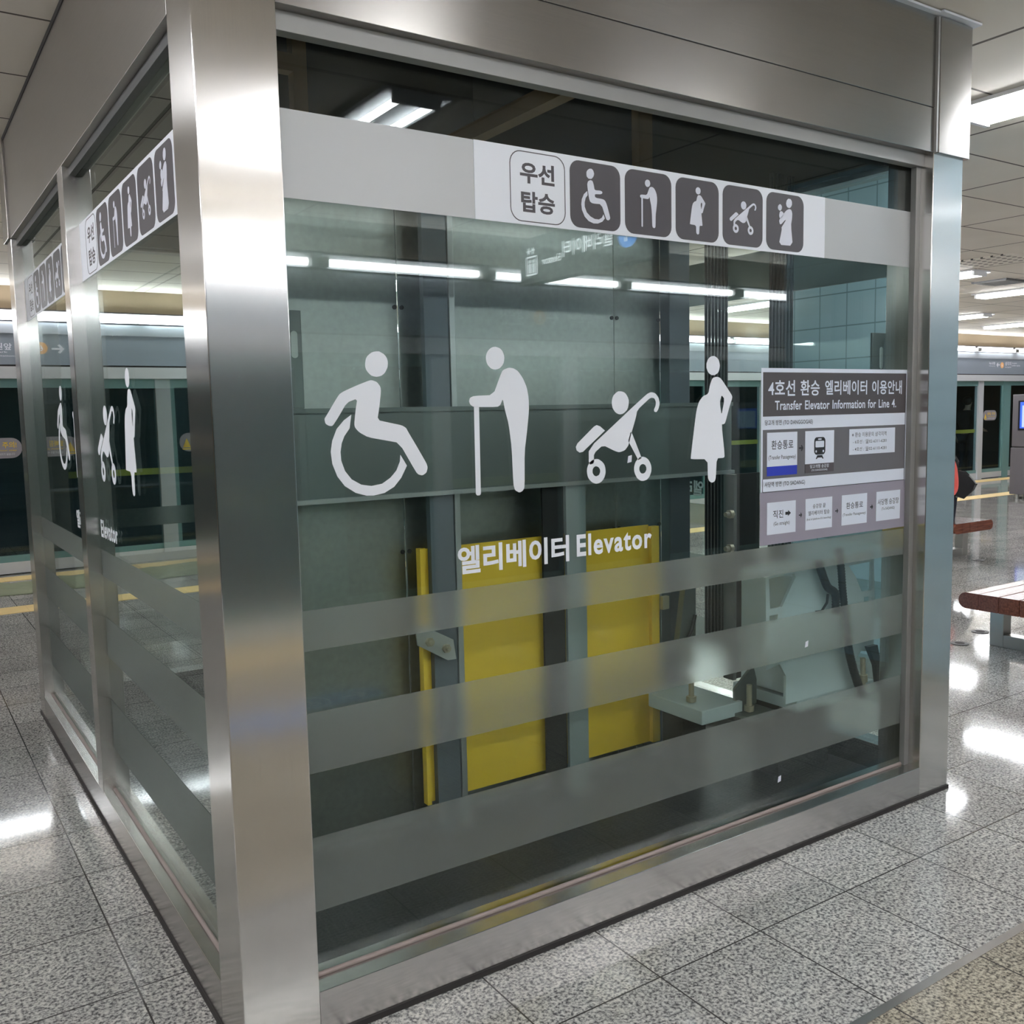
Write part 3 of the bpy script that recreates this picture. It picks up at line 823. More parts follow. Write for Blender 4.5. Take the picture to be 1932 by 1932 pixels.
def letters(pl, parts, lab):
    mb = MB()
    for s, bx in parts: text_geo(mb, s, bx, lift(pl, .0005), (.030 if s[0] != 'E' else .028), (1.0 if s[0] != 'E' else 1.14))
    tag(mb.build('elevator_lettering', 'vinyl'), lab, 'lettering')
KO = ('엘리베이터', (.664, 1.043, 1.118, 1.196)); EN = ('Elevator', (1.071, 1.366, 1.127, 1.193))
letters(front_plane(GY - .0003), [KO, EN], 'white bilingual elevator lettering on front glass under the pictograms')
letters(left_plane(GX - .0003, 2.86), [('엘리', (.664, .81, 1.118, 1.196))], 'white Korean letters on the farther left glass panel beside the mullion')
letters(left_plane(GX - .0003, 2.74), [EN], 'white word Elevator on the nearer left glass panel')

letters(plane((2.8336, 0, 0), (0, 1, 0), (0, 0, 1), (1, 0, 0)), [('엘리베이터', (1.315, 1.690, 1.118, 1.196))], 'white Korean lettering on the right side glass, read backwards from the front')

def priority_sign(pl, lab, full=True):
    """priority boarding strip, u from 0 to 1.431"""
    s = flat('priority_sign', [rect(0, 1.431, 2.0715, 2.277)], pl, 'vinyl', None, .0012)
    tag(s, lab, 'sign')
    p1, p2 = lift(pl, .0014), lift(pl, .002)
    flat('rounded_outline', [[rrect(.113, .301, 2.079, 2.268, .036), rrect(.1155, .2985, 2.0815, 2.2655, .034)]], p1, 'print_dark', s, .0004)
    lettering('priority_lettering', [('우선', (.147, .264, 2.183, 2.240)), ('탑승', (.149, .264, 2.105, 2.162))], p1, 'print_dark', s, .032)
    order = ('wheelicon', 'oldman', 'pregnant', 'stroller', 'babyicon')
    sq = ('wheelchair_square', 'cane_user_square', 'pregnant_square', 'stroller_square', 'baby_carrier_square')
    hts = ((2.096, 2.249), (2.103, 2.243), (2.100, 2.244), (2.1185, 2.222), (2.098, 2.253))
    for i, (nm, sn) in enumerate(zip(order, sq)):
        u0 = .3175 + .2037 * i
        q = flat(sn, [rrect(u0, u0 + .186, 2.080, 2.2665, .032)], p1, 'print_dark', s, .0004)
        flat('icon', place(shapes(nm), (u0, u0 + .186, *hts[i])), p2, 'print_white', q, .0004)
    return s
priority_sign(slide(front_plane(GY - .001), .7465), 'long white priority boarding sign with dark pictogram squares across the front glass')
priority_sign(left_plane(GX - .0003, 1.70), 'white priority boarding sign on the nearer left glass panel beside the corner column')
priority_sign(left_plane(GX - .0003, 3.27), 'white priority boarding sign on the farther left glass panel')

# transfer notice
def notice():
    pl = front_plane(GY - .0004)
    n = thing('transfer_notice', 'paper transfer elevator notice taped on right side of the front glass', 'notice', (2.267, GY - .0004, 1.085))
    L1, L2, L3, L4 = lift(pl, .001), lift(pl, .0018), lift(pl, .0026), lift(pl, .0033)
    flat('backing_sheet', [rect(1.861, 2.674, 1.265, 1.688)], pl, 'paper_white', n, .001)
    flat('lilac_panel', [rect(1.857, 2.676, 1.085, 1.268)], pl, 'paper_lilac', n, .0014)
    flat('title_panel', [rect(1.869, 2.664, 1.525, 1.674)], L1, 'paper_title', n)
    flat('route_panel', [rect(1.869, 2.664, 1.312, 1.480)], L1, 'paper_grey', n)
    flat('rule_lines', [rect(1.869, 2.664, 1.2665, 1.2685), rect(1.867, 1.869, 1.268, 1.312), rect(2.664, 2.6655, 1.268, 1.674)], L2, 'ink', n)
    lettering('title_lettering', [('4호선', (1.894, 2.030, 1.594, 1.648)), ('환승', (2.058, 2.160, 1.594, 1.648)), ('엘리베이터', (2.190, 2.428, 1.596, 1.648)), ('이용안내', (2.458, 2.640, 1.596, 1.648)),
                                  ('Transfer Elevator Information for Line 4.', (1.928, 2.606, 1.546, 1.578))], L2, 'paper_white', n, .016, spacing=1.03, word=1.25)
    lettering('direction_lettering', [('당고개 방면 (TO DANGGOGAE)', (1.879, 2.125, 1.492, 1.513)), ('사당역 방면 (TO SADANG)', (1.879, 2.086, 1.281, 1.302))], L2, 'ink', n, .006, spacing=1.06, word=1.2)
    c = flat('passage_card', [rect(1.889, 2.043, 1.354, 1.470)], L2, 'paper_white', n)
    flat('blue_stripe', [rect(1.889, 2.043, 1.322, 1.354)], L2, 'blue_print', c)
    lettering('card_lettering', [('환승통로', (1.911, 2.022, 1.412, 1.443)), ('(Transfer Passageway)', (1.897, 2.036, 1.374, 1.392))], L3, 'ink', c, .008, spacing=1.05)
    c = flat('train_card', [rect(2.085, 2.242, 1.354, 1.470)], L2, 'paper_white', n)
    flat('dark_stripe', [rect(2.085, 2.242, 1.322, 1.3535)], L2, 'paper_title', c)
    lettering('stripe_lettering', [('당고개행 승강장', (2.112, 2.215, 1.338, 1.351)), ('(TO DANGGOGAE)', (2.12, 2.206, 1.326, 1.334))], L3, 'paper_white', c, .006, spacing=1.05)
    tx = 2.163
    flat('train_icon', [[rrect(tx - .030, tx + .030, 1.385, 1.447, .014), rrect(tx - .010, tx + .010, 1.4375, 1.4425, .0022), rrect(tx - .024, tx + .024, 1.411, 1.434, .004), disc(tx - .0195, 1.397, .0045), disc(tx + .0195, 1.397, .0045)],
                        [[(tx - .013, 1.383), (tx + .013, 1.383), (tx + .021, 1.370), (tx + .015, 1.370), (tx + .012, 1.3745), (tx - .012, 1.3745), (tx - .015, 1.370), (tx - .021, 1.370)]]], L3, 'ink', c)
    flat('route_arrow', [arrow(2.064, 1.412, .011, .010, .0028)], L2, 'ink', n)
    c = flat('phone_card', [rect(2.328, 2.602, 1.3765, 1.4705)], L2, 'paper_white', n)
    lettering('card_lettering', [('※ 환승 이용문의 삼각지역', (2.343, 2.548, 1.441, 1.458)), ('- 6호선 : ☎02-6311-6281', (2.349, 2.550, 1.415, 1.431)), ('- 4호선 : ☎02-6110-4281', (2.349, 2.550, 1.388, 1.404))], L3, 'ink', c, .004, spacing=1.05)
    cards = [(1.891, 2.038, [('직진', (1.921, 1.973, 1.174, 1.202)), ('(Go straight)', (1.924, 2.006, 1.146, 1.162))], 'straight_card'),
             (2.090, 2.236, [('승강장 끝', (2.129, 2.199, 1.194, 1.210)), ('엘리베이터 탑승', (2.105, 2.221, 1.170, 1.186)), ('(End of platform E/L boarding)', (2.096, 2.230, 1.151, 1.160))], 'boarding_card'),
             (2.290, 2.438, [('환승통로', (2.316, 2.414, 1.178, 1.202)), ('(Transfer Passageway)', (2.297, 2.431, 1.150, 1.163))], 'passage_card'),
             (2.494, 2.642, [('사당행 승강장', (2.503, 2.633, 1.179, 1.202)), ('(To SADANG)', (2.527, 2.607, 1.156, 1.169))], 'sadang_card')]
    for u0, u1, its, nm in cards:
        c = flat(nm, [rect(u0, u1, 1.119, 1.2305)], L2, 'paper_white', n)
        lettering('card_lettering', its, L3, 'ink', c, .008, spacing=1.05)
        if nm == 'straight_card':
            flat('arrow_mark', [[(1.984, 1.183), (1.998, 1.183), (1.998, 1.178), (2.012, 1.188), (1.998, 1.198), (1.998, 1.193), (1.984, 1.193)]], L3, 'ink', c)
    flat('step_arrow', [arrow(u, 1.176, .008, .0075, .0024) for u in (2.064, 2.263, 2.466)], L2, 'ink', n)
    return n
notice()
# small scraps of tape left on the glass
for nm, u, v, a, lab in (('tape_scrap', 2.105, .705, .009, 'tiny white tape scrap on the middle frosted band of the front glass'),
                         ('tape_scrap', 1.965, .235, .009, 'tiny white tape scrap low on the front glass near the sill'),
                         ('tape_scrap', 1.278, 1.408, .009, 'tiny pale tape scrap on the front glass beside the stroller wheel')):
    tag(flat(nm, [[(u - a, v - a * 1.3), (u + a * .8, v - a), (u + a, v + a * 1.3), (u - a * .6, v + a)]], front_plane(GY - .0012), 'print_white'), lab, 'tape')
# ============================================================ MACHINERY INSIDE THE SHAFT
t = thing('machine_beam', 'dark horizontal steel channel beam across the inside of the shaft', 'beam', (1.36, .85, 1.275))
MB().box(.20, 2.50, .81, .825, 1.285, 1.572).build('web', 'galv_dark', t)
MB().box(.20, 2.50, .80, .87, 1.568, 1.584).build('upper_flange', 'galv_dark', t)
MB().box(.20, 2.50, .79, .87, 1.272, 1.287).build('lower_flange', 'zinc', t)

def wall_panel(x0, x1, lab):
    o = MB().box(x0, x1, .95, .958, .03, 2.46).build('steel_panel', 'galv', None, .002)
    tag(o, lab, 'panel')
    for z in (1.94, 1.06):
        for x in (x0 + .012, x1 - .012):
            MB().tube([(x, .951, z), (x, .944, z)], .008, 10).build('screw', 'gasket', o)
wall_panel(.215, .953, 'grey green metal panel inside the shaft, left of the wheelchair pictogram post')
wall_panel(.957, 1.952, 'wide grey green metal panel inside the shaft behind the cane user and stroller pictograms')
wall_panel(1.956, 2.21, 'narrow grey green metal panel inside the shaft beside the dark right post')

p = thing('guide_post', 'blue grey upright post with pale flange behind the wheelchair and cane pictograms', 'post', (1.08, .9, .02))
MB().box(.998, 1.095, .835, .862, .02, 2.47).build('channel', 'post_blue', p)
MB().box(1.097, 1.120, .828, .862, .02, 2.47).build('flange', 'zinc', p, .002)
tag(MB().box(2.20, 2.318, .88, .94, .02, 2.47).build('guide_post', 'post_blue', None, .003), 'dark blue grey upright post left of the rope bundles', 'post')
p = thing('centre_post', 'pale grey green post below the beam dividing the yellow screen', 'post', (1.64, .84, .02))
MB().box(1.590, 1.686, .815, .83, .02, 1.272).build('face', 'post_green', p)
MB().box(1.487, 1.588, .83, .84, .02, 1.272).build('recessed_side', 'lining', p)

y = thing('counterweight_screen', 'yellow painted counterweight screen panel standing inside the shaft', 'screen panel', (1.53, .87, .02))
MB().box(.99, 2.06, .865, .870, .13, 1.075).build('sheet', 'yellow', y)
MB().box(.955, .972, .84, .870, .13, 1.08).build('left_edge', 'yellow', y)
MB().box(.972, .99, .865, .870, .13, 1.078).build('return_strip', 'yellow', y)
MB().box(2.060, 2.102, .845, .870, .13, 1.068).build('right_edge', 'yellow', y)
MB().box(1.0, 1.03, .872, .90, .02, .30).box(2.0, 2.03, .872, .90, .02, .30).build('foot', 'galv_dark', y)

b = thing('fixing_bracket', 'small galvanised bracket plate with two bolts on the yellow screen edge', 'bracket', (.98, .80, .70))
pl = front_plane(.80)
MB().prism([[(.905, .79), (.93, .815), (1.055, .745), (1.065, .672), (1.03, .672), (.91, .745)]], pl, .008).build('plate', 'zinc', b, .001)
for u, v in ((.955, .752), (1.022, .719)):
    MB().tube([(u, .792, v), (u, .780, v)], .017, 6).tube([(u, .78, v), (u, .766, v)], .008, 8).build('bolt', 'bolt', b)

def cover_plate(x0, x1, y, z0, z1, lab, su):
    t = tag(MB().box(x0, x1, y, y + .01, z0, z1).build('cover_plate', 'galv_dark', None, .002), lab, 'plate')
    flat('slot', [rrect(su - .011, su + .011, (z0 + z1) / 2 - .045 + .05, (z0 + z1) / 2 + .04 + .05, .010)], front_plane(y - .0005), 'slot', t)
cover_plate(.30, .528, .79, 1.585, 1.895, 'dark plate with a slot on the beam beside the left corner column', .502)
cover_plate(2.655, 2.79, .215, 1.55, 1.84, 'dark plate with a slot at right glass edge above the notice', 2.712)

t = thing('rail_post', 'dark steel rail post below the beam behind left edge of the notice', 'post', (2.53, .77, .02))
MB().box(2.45, 2.62, .755, .765, .36, 1.272).build('web', 'lining', t)
MB().box(2.44, 2.46, .74, .80, .36, 1.272).build('flange', 'galv_dark', t, .002)
for z in (.95, 1.10):
    MB().tube([(2.42, .75, z), (2.44, .75, z)], .02, 6).tube([(2.40, .75, z), (2.42, .75, z)], .011, 8).build('bolt', 'bolt', t)

# hoist ropes
def rope(x, y, lab, group):
    o = MB().tube([(x, y, .45), (x, y, 2.52)], .0075, 10).build('hoist_rope', 'rope')
    tag(o, lab, 'rope', group)
for k in range(7): rope(2.537 + .0215 * k, 1.0, 'black hoist rope in the left bundle behind the pregnant woman pictogram', 'left rope bundle')
for k in range(7): rope(2.532 + .0215 * k, .62, 'black hoist rope in the right bundle behind top of the notice', 'right rope bundle')

# machine bracket with hoses
Y0 = .27
t = thing('machine_bracket', 'large pale blue machine bracket with cut-outs and hoses behind right frosted bands', 'machine', (2.45, Y0, .02))
MB().prism([MBO['out'], MBO['h1'], MBO['h2'], MBO['s1'], MBO['s2']], front_plane(Y0 + .012), .012).build('bracket_plate', 'machine', t)
MB().box(2.30, 2.62, Y0 + .012, Y0 + .30, .42, .90).build('gear_housing', 'machine', t, .01)
def ribbed(pts, r, n=60):
    pts = [Vector(q) for q in pts]
    out = []; rs = []
    segs = len(pts) - 1
    for i in range(n + 1):
        f = i / n * segs; k = min(int(f), segs - 1); u = f - k
        p0 = pts[max(k - 1, 0)]; p1 = pts[k]; p2 = pts[k + 1]; p3 = pts[min(k + 2, segs)]
        q = .5 * ((2 * p1) + (-p0 + p2) * u + (2 * p0 - 5 * p1 + 4 * p2 - p3) * u * u + (-p0 + 3 * p1 - 3 * p2 + p3) * u ** 3)
        out.append(q); rs.append(r * (1.0 if i % 2 else .82))
    return out, rs
for nm, pts, r in (('hose', [(2.38, .245, .96), (2.396, .24, .914), (2.426, .235, .853), (2.474, .235, .818), (2.484, .24, .74)], .017),
                   ('hose', [(2.49, .235, 1.0), (2.501, .23, .918), (2.512, .23, .834), (2.527, .23, .745), (2.545, .23, .65)], .016),
                   ('hose', [(2.545, .23, .64), (2.557, .23, .58), (2.585, .23, .502), (2.634, .235, .411), (2.66, .24, .37)], .018)):
    a, rs = ribbed(pts, r)
    MB().tube(a, rs, 12).build(nm, 'rubber', t)
MB().tube([(2.436, .24, .822), (2.424, .235, .79), (2.393, .235, .761), (2.374, .25, .757)], .005, 8).build('wire', 'rubber', t)
MB().tube([(2.661, .24, .529), (2.667, .24, .40)], .011, 10).build('anchor_bolt', 'bolt', t)
MB().tube([(2.664, .24, .46), (2.666, .24, .43)], .02, 6).build('nut', 'bolt', t)
MB().prism([[(2.684, .573), (2.745, .572), (2.770, .485), (2.80, .463), (2.798, .410), (2.751, .405), (2.735, .486)]], front_plane(.25), .02).build('rubber_mount', 'rubber', t)
MB().box(2.31, 2.80, Y0 + .012, .62, .36, .405).build('base_plate', 'machine', t, .003)
MB().box(2.40, 2.72, .45, .60, .02, .36).build('plinth', 'lining', t)

t = thing('buffer_base', 'low steel buffer base with anchor bolts right of the yellow screen', 'buffer', (2.1, .6, .02))
MB().box(1.95, 2.175, .44, .75, .335, .392).build('base_block', 'machine', t, .004)
MB().prism([[(2.215, .49), (2.255, .52), (2.275, .46), (2.275, .36), (2.15, .36), (2.15, .44)]], front_plane(.47), .012).build('gusset', 'galv_dark', t)
MB().box(2.13, 2.29, .36, .56, .335, .350).build('foot_plate', 'galv_dark', t, .002)
MB().box(2.02, 2.15, .62, .74, .02, .335).build('pedestal', 'lining', t)
for x, yy, z in ((2.19, .42, .35), (2.00, .55, .392)):
    MB().tube([(x, yy, z), (x, yy, z + .11)], .011, 10).build('anchor_bolt', 'bolt', t)
    MB().tube([(x, yy, z + .004), (x, yy, z + .026)], .021, 6).build('nut', 'bolt', t)
t = thing('rail_bracket', 'dark tapered guide rail foot with a brass clip beside the yellow screen', 'bracket', (2.2, .72, .02))
MB().prism([[(2.10, .47), (2.18, .47), (2.18, .84), (2.13, .84), (2.09, .60)]], front_plane(.74), .03).build('foot', 'galv_dark', t, .003)
MB().tube([(2.12, .70, .60), (2.15, .70, .64), (2.17, .70, .70)], .008, 8).build('cable', 'rubber', t)
MB().box(1.985, 2.02, .695, .715, .745, .80).build('clip', 'bolt', t, .003)

# primed steel frame high up in the hoistway
t = thing('hoistway_frame', 'brown primed steel frame high in the dark top of the shaft', 'steel frame', (1.5, 1.2, 2.7))
MB().box(.70, .752, 1.2, 1.25, 2.47, 2.97).build('upright', 'brown_steel', t)
MB().box(2.32, 2.40, 1.2, 1.25, 2.47, 2.97).build('upright', 'brown_steel', t)
MB().box(1.70, 1.77, .50, 2.6, 2.79, 2.86).build('rail', 'brown_steel', t)
MB().box(.12, .70, 1.2, 1.25, 2.78, 2.84).build('cross_rail', 'brown_steel', t)

# ============================================================ PLATFORM FURNITURE
tag(MB().box(4.37, 5.05, -1.95, -.50, 0, CEIL).build('tiled_pillar', 'blue_tile', None, .004), 'pale blue tiled pillar of the platform, mirrored at right end of the front glass', 'pillar')

tag(MB().box(4.37, 4.78, 1.23, 2.05, 0, CEIL).build('tiled_pillar', 'blue_tile', None, .004), 'pale blue tiled pillar seen through the right side glass of the shaft', 'pillar')

def bench(x0, x1, y0, y1, along, lab, legs):
    t = thing('bench', lab, 'bench', ((x0 + x1) / 2, (y0 + y1) / 2, 0))
    zt, th = .39, .10
    n = 5
    r = th / 2
    if along == 'x':
        w = (y1 - y0) / n
        for i in range(n):
            a = y0 + i * w; b = a + w - .003
            prof = rrect(a, b, zt - th, zt, .004, 2)
            if i == 0: prof = [(y0 + r - r * cos(q), zt - r + r * sin(q)) for q in [pi / 2 * k / 6 for k in range(-6, 7)]][::1] + [(b, zt), (b, zt - th)]
            if i == n - 1: prof = [(a, zt - th)] + [(y1 - r + r * cos(q), zt - r + r * sin(q)) for q in [pi / 2 * k / 6 for k in range(-6, 7)]] + [(a, zt)]
            MB().prism([prof], plane((x0, 0, 0), (0, 1, 0), (0, 0, 1), (1, 0, 0)), x1 - x0).build('seat_slat', 'wood', t)
    else:
        w = (x1 - x0) / n
        for i in range(n):
            a = x0 + i * w; b = a + w - .003
            prof = rrect(a, b, zt - th, zt, .004, 2)
            if i == 0: prof = [(x0 + r - r * cos(q), zt - r + r * sin(q)) for q in [pi / 2 * k / 6 for k in range(-6, 7)]] + [(b, zt), (b, zt - th)]
            if i == n - 1: prof = [(a, zt - th)] + [(x1 - r + r * cos(q), zt - r + r * sin(q)) for q in [pi / 2 * k / 6 for k in range(-6, 7)]] + [(a, zt)]
            MB().prism([prof], plane((0, y1, 0), (1, 0, 0), (0, 0, 1), (0, -1, 0)), y1 - y0).build('seat_slat', 'wood', t)
    for q in legs:
        mb = MB()
        if along == 'x':
            a, b = y0 + .04, y1 - .02
            mb.box(q, q + .09, a, a + .09, 0, zt - th); mb.box(q, q + .09, b - .09, b, 0, zt - th); mb.box(q, q + .09, a + .09, b - .09, 0, .08)
        else:
            a, b = x0 + .04, x1 - .02
            mb.box(a, a + .09, q, q + .09, 0, zt - th); mb.box(b - .09, b, q, q + .09, 0, zt - th); mb.box(a + .09, b - .09, q, q + .09, 0, .08)
        lg = mb.build('leg_frame', 'seat_steel', t, .003)
        if along == 'x': MB().tube([(q + .045, a + .2, .08), (q + .045, a + .2, .15)], .008, 8).build('levelling_bolt', 'gasket', lg)
        else: MB().tube([(a + .2, q + .045, .08), (a + .2, q + .045, .15)], .008, 8).build('levelling_bolt', 'gasket', lg)
    return t
bench(4.93, 6.9, .56, 1.195, 'x', 'red brown wooden bench with steel legs, cut by the right edge', (5.26, 6.5))
bench(8.04, 8.72, 3.12, 5.0, 'y', 'farther wooden bench beside the shaft corner, with a black bag on it', (3.37, 4.6))

# kiosk
t = thing('information_kiosk', 'grey information kiosk with lit blue screen at the right edge', 'kiosk', (15.03, 5.9, 0))
MB().box(14.85, 15.2, 5.50, 6.30, .85, 1.70).build('upper_cabinet', 'kiosk', t, .01)
MB().box(14.84, 15.21, 5.49, 6.31, .07, .835).build('lower_cabinet', 'kiosk', t, .01)
MB().box(14.87, 15.19, 5.52, 6.28, .835, .85).build('joint', 'gasket', t)
MB().box(14.838, 14.85, 5.58, 6.20, 1.12, 1.60).build('bezel', 'bezel', t, .004)
MB().box(14.834, 14.839, 5.62, 6.165, 1.15, 1.575).build('screen', 'screen_blue', t)
MB().box(14.831, 14.835, 5.64, 6.13, 1.17, 1.52).build('screen_page', 'screen_white', t)
for x in (14.92, 15.14):
    for yy in (5.58, 6.22):
        MB().tube([(x, yy, 0), (x, yy, .07)], .03, 10).build('foot', 'seat_steel', t)

# hanging sign over the platform, mirrored in the front glass
t = thing('hanging_sign', 'dark hanging elevator sign with blue line number, mirrored in the front glass', 'sign', (2.93, -2.3, 2.39))
MB().box(2.90, 2.97, -2.86, -1.55, 2.385, 2.66).build('sign_box', 'sign_dark', t, .004)
MB().box(2.895, 2.975, -2.865, -1.545, 2.375, 2.388).build('bottom_rail', 'channel', t)
for yy in (-2.6, -1.8):
    MB().tube([(2.935, yy, 2.66), (2.935, yy, CEIL)], .012, 8).build('hanger_rod', 'channel', t)
pl = plane((2.8995, 0, 0), (0, -1, 0), (0, 0, 1), (-1, 0, 0))
flat('line_roundel', [disc(1.80, 2.54, .085)], pl, 'sign_blue_lit', t)
lettering('roundel_number', [('4', (1.765, 1.835, 2.49, 2.59))], lift(pl, .001), 'sign_lit', t)
flat('direction_arrow', [arrow(1.63, 2.56, .05, .045, .009, -1)], pl, 'sign_lit', t)
lettering('sign_lettering', [('엘리베이터', (1.92, 2.40, 2.49, 2.585)), ('Elevator', (2.42, 2.62, 2.475, 2.52))], pl, 'sign_lit', t, .015)
flat('elevator_icon', [[rrect(2.67, 2.79, 2.425, 2.545, .008), rrect(2.68, 2.78, 2.435, 2.535, .004)], [disc(2.71, 2.512, .011)], [rrect(2.698, 2.722, 2.44, 2.498, .004)], [disc(2.75, 2.512, .011)], [rrect(2.738, 2.762, 2.44, 2.498, .004)],
                       [[(2.695, 2.575), (2.715, 2.60), (2.735, 2.575), (2.72, 2.575), (2.72, 2.555), (2.71, 2.555), (2.71, 2.575)]], [[(2.742, 2.58), (2.757, 2.58), (2.757, 2.60), (2.767, 2.60), (2.767, 2.58), (2.782, 2.58), (2.762, 2.555)]]], pl, 'sign_lit', t)
t = tag(flat('floor_sticker', [rrect(.40, 1.66, 2.43, 2.66, .115)], plane((0, 0, .0005), (1, 0, 0), (0, -1, 0), (0, 0, 1)), 'blue_floor', None, .001), 'long blue floor sticker with white arrow, mirrored low in the front glass', 'floor sticker')
fp = plane((0, 0, .0018), (1, 0, 0), (0, -1, 0), (0, 0, 1))
flat('white_circle', [[disc(1.25, 2.545, .10), disc(1.25, 2.545, .085)]], fp, 'print_white', t, .0004)
flat('white_arrow', [arrow(1.50, 2.545, .07, .06, .012, 1)], fp, 'print_white', t, .0004)
flat('wheelchair_mark', place(shapes('wheelicon'), (1.20, 1.30, 2.49, 2.60)), fp, 'print_white', t, .0004)

# crumpled tarpaulin on the floor at far left
mb = MB()
nx, ny = 40, 12
vs = []
for j in range(ny + 1):
    for i in range(nx + 1):
        u = i / nx; v = j / ny
        edge = min(1, 6 * min(u, 1 - u), 5 * min(v, 1 - v))
        z = .006 + edge * (.035 + .022 * sin(23 * u + 7 * v) * cos(9 * v + 3 * u) + .015 * sin(41 * u - 13 * v))
        vs.append((-2.4 + 3.1 * u + .05 * sin(14 * v), 7.55 + .75 * v + .05 * sin(11 * u), z))
fs = [(j * (nx + 1) + i, j * (nx + 1) + i + 1, (j + 1) * (nx + 1) + i + 1, (j + 1) * (nx + 1) + i) for j in range(ny) for i in range(nx)]
o = mb.add(vs, fs, True).build('tarpaulin', 'tarp')
so = o.modifiers.new('thickness', 'SOLIDIFY'); so.thickness = .004
tag(o, 'crumpled olive tarpaulin lying on the floor by the screen doors at far left', 'tarpaulin')

# ============================================================ PEOPLE
def skinned(name, verts, edges, radii, mat, parent=None, root=0, sub=2):
    me = bpy.data.meshes.new(name)
    inv = parent_world(parent)
    me.from_pydata([tuple(Vector(v) - inv) for v in verts], edges, [])
    o = bpy.data.objects.new(name, me); COL.objects.link(o)
    sk = o.modifiers.new('skin', 'SKIN')
    sk.use_smooth_shade = True
    for i, r in enumerate(radii):
        d = me.skin_vertices[0].data[i]
        d.radius = r if isinstance(r, tuple) else (r, r)
        d.use_root = (i == root)
    ss = o.modifiers.new('sub', 'SUBSURF'); ss.levels = sub; ss.render_levels = sub
    bpy.context.view_layer.update()
    dg = bpy.context.evaluated_depsgraph_get()
    new = bpy.data.meshes.new_from_object(o.evaluated_get(dg))
    o.modifiers.clear()
    o.data = new
    bpy.data.meshes.remove(me)
    new.name = name
    new.materials.clear(); new.materials.append(MAT[mat])
    for p in new.polygons: p.use_smooth = True
    if parent is not None: o.parent = parent
    return o

def figure(name, label, base, J, coat_mat, leg_mat, face, coat_long=False):
    """J: joints in world metres; face: horizontal unit vector the head looks along"""
    t = thing(name, label, 'person', base)
    V, E, Rr = [], [], []
    def add(p, r, prev=None):
        V.append(tuple(p)); Rr.append(r)
        if prev is not None: E.append((prev, len(V) - 1))
        return len(V) - 1
    pel = add(J['pelvis'], (.13, .10))
    wa = add(J['waist'], (.125, .095), pel); ch = add(J['chest'], (.15, .11), wa); nk = add(J['neck'], (.055, .055), ch)
    f = Vector(face); hd = Vector(J['head'])
    h0 = add(hd - Vector((0, 0, .075)) + f * .012, (.060, .062), nk); h1 = add(hd + f * .008, (.078, .088), h0); add(hd + Vector((0, 0, .075)), (.062, .070), h1)
    for s in ('l', 'r'):
        sh = add(J['sh_' + s], .058, ch); el = add(J['el_' + s], .042, sh); wr = add(J['wr_' + s], .028, el)
        d = (Vector(J['wr_' + s]) - Vector(J['el_' + s])).normalized()
        side = d.cross(f).normalized() if d.cross(f).length > .05 else Vector((0, 0, 1))
        pm = add(Vector(J['wr_' + s]) + d * .06, .030, wr)
        for k, ln in enumerate((.070, .080, .075, .058)):
            o_ = side * (.021 - .014 * k)
            a = add(Vector(V[pm]) + d * .035 + o_, .0085, pm); add(Vector(V[pm]) + d * (.035 + ln * .6) + o_ + f * .018, .008, a)
        th = add(Vector(V[wr]) + d * .03 + side * .035, .010, wr); add(Vector(V[th]) + d * .035 + side * .015, .009, th)
        hp = add(J['hip_' + s], .085, pel); kn = add(J['kn_' + s], .058, hp); an = add(J['an_' + s], .038, kn)
        add(Vector(J['an_' + s]) + f * .13 + Vector((0, 0, -.045)), .035, an)
    body = skinned('body', V, E, Rr, 'skin', t)
    # clothes
    V, E, Rr = [], [], []
    pel = add(J['pelvis'], (.165, .135)); wa = add(J['waist'], (.155, .125), pel); ch = add(J['chest'], (.18, .14), wa); add(Vector(J['neck']) - Vector((0, 0, .03)), (.075, .075), ch)
    for s in ('l', 'r'):
        sh = add(J['sh_' + s], .075, ch); el = add(J['el_' + s], .060, sh); add(Vector(J['wr_' + s]) * .85 + Vector(J['el_' + s]) * .15, .045, el)
    skinned('coat', V, E, Rr, coat_mat, t)
    V, E, Rr = [], [], []
    pel = add(Vector(J['pelvis']) - Vector((0, 0, .02)), (.150, .120))
    for s in ('l', 'r'):
        hp = add(J['hip_' + s], .10, pel); kn = add(J['kn_' + s], .075, hp); add(Vector(J['an_' + s]) + Vector((0, 0, .05)), .055, kn)
    skinned('trousers', V, E, Rr, leg_mat, t)
    for s in ('l', 'r'):
        a = Vector(J['an_' + s])
        skinned('shoe', [a + Vector((0, 0, .0)), a - f * .03 + Vector((0, 0, -.035)), a + f * .08 + Vector((0, 0, -.04)), a + f * .16 + Vector((0, 0, -.045))], [(0, 1), (1, 2), (2, 3)], [.05, .047, .045, .038], 'bag', t, 1)
    mb = MB().ellipsoid(hd - f * .022 + Vector((0, 0, .035)), (.092, .098, .098), 20, 12)
    mb.build('hair', 'hair', t)
    rt = f.cross(Vector((0, 0, 1)))
    MB().ellipsoid(hd + f * .098 + Vector((0, 0, -.02)), (.014, .014, .022), 10, 8).build('nose', 'skin', t)
    e = MB()
    for s in (-1, 1): e.ellipsoid(hd + f * .083 + rt * (.030 * s) + Vector((0, 0, .012)), (.011, .011, .008), 10, 6)
    e.build('eyes', 'ink', t)
    MB().ellipsoid(hd + f * .084 + Vector((0, 0, -.055)), (.020 * abs(rt.x) + .006, .020 * abs(rt.y) + .006, .006), 10, 6).build('mouth', 'coral', t)
    for s in (-1, 1):
        MB().ellipsoid(hd + rt * (.080 * s) - f * .005, (.014, .014, .028), 10, 8).build('ear', 'skin', t)
    return t

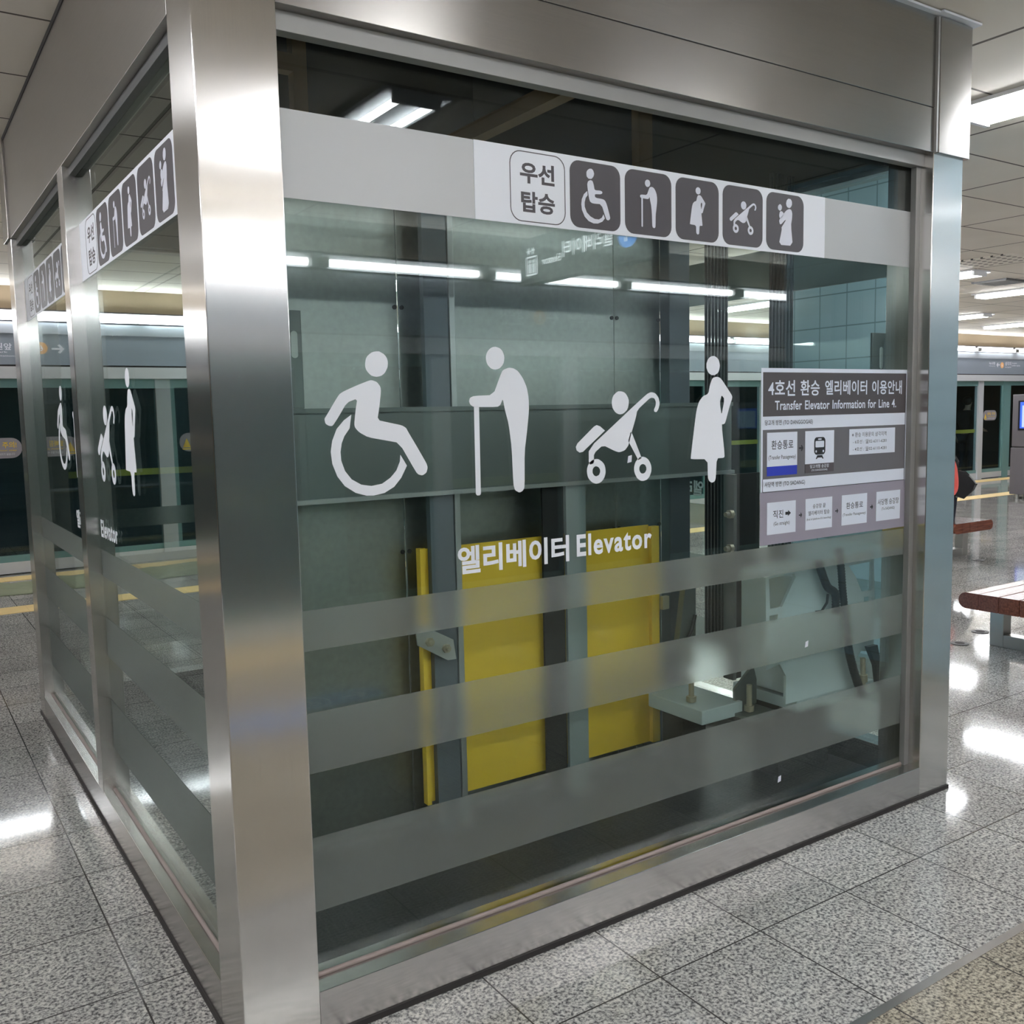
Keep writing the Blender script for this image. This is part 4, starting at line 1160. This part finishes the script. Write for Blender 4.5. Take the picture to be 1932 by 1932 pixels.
# person standing behind the screen door glass
x, yb = 18.78, 9.42
figure('person', 'person in black coat standing behind the glass panel left of the white post', (x, yb, 0), {
    'pelvis': (x, yb, .92), 'waist': (x, yb, 1.08), 'chest': (x, yb, 1.30), 'neck': (x, yb, 1.46), 'head': (x + .01, yb - .01, 1.60),
    'sh_l': (x - .08, yb - .17, 1.38), 'el_l': (x - .02, yb - .23, 1.10), 'wr_l': (x + .20, yb - .24, 1.02),
    'sh_r': (x - .04, yb + .18, 1.38), 'el_r': (x - .02, yb + .22, 1.10), 'wr_r': (x + .02, yb + .22, .86),
    'hip_l': (x, yb - .09, .86), 'kn_l': (x + .05, yb - .10, .48), 'an_l': (x - .04, yb - .10, .085),
    'hip_r': (x, yb + .09, .86), 'kn_r': (x + .01, yb + .10, .48), 'an_r': (x - .09, yb + .10, .085)}, 'black_cloth', 'navy_cloth', (1, 0, 0))

# person sitting on the far bench, nearly hidden by the right corner column
x, yb = 8.30, 3.50
figure('person', 'person in coral coat sitting on the farther bench behind the right corner column', (x, yb, .39), {
    'pelvis': (x, yb, .545), 'waist': (x, yb, .66), 'chest': (x - .01, yb, .88), 'neck': (x - .03, yb, 1.04), 'head': (x - .06, yb, 1.18),
    'sh_l': (x - .01, yb - .17, .96), 'el_l': (x - .04, yb - .22, .70), 'wr_l': (x - .26, yb - .16, .60),
    'sh_r': (x - .01, yb + .17, .96), 'el_r': (x - .04, yb + .22, .70), 'wr_r': (x - .26, yb + .16, .60),
    'hip_l': (x - .04, yb - .09, .51), 'kn_l': (x - .42, yb - .10, .50), 'an_l': (x - .40, yb - .10, .085),
    'hip_r': (x - .04, yb + .09, .51), 'kn_r': (x - .42, yb + .10, .50), 'an_r': (x - .38, yb + .10, .085)}, 'coral', 'navy_cloth', (-1, 0, 0))
t = thing('handbag', 'black leather shoulder bag hanging behind the seated person in coral', 'bag', (8.66, 3.47, .58))
MB().prism([[(8.49, .62), (8.655, .595), (8.82, .665), (8.87, .72), (8.72, .835), (8.66, .87), (8.49, .88)]], front_plane(3.56), .16).build('bag_body', 'bag', t, .012)
MB().tube([(8.73, 3.395, .825), (8.80, 3.392, .775), (8.86, 3.395, .73)], .008, 8).build('zip', 'zinc', t)
MB().tube([(8.60, 3.46, .87), (8.50, 3.38, .98), (8.34, 3.32, 1.045), (8.24, 3.35, 1.0)], .011, 8).build('strap', 'bag', t)
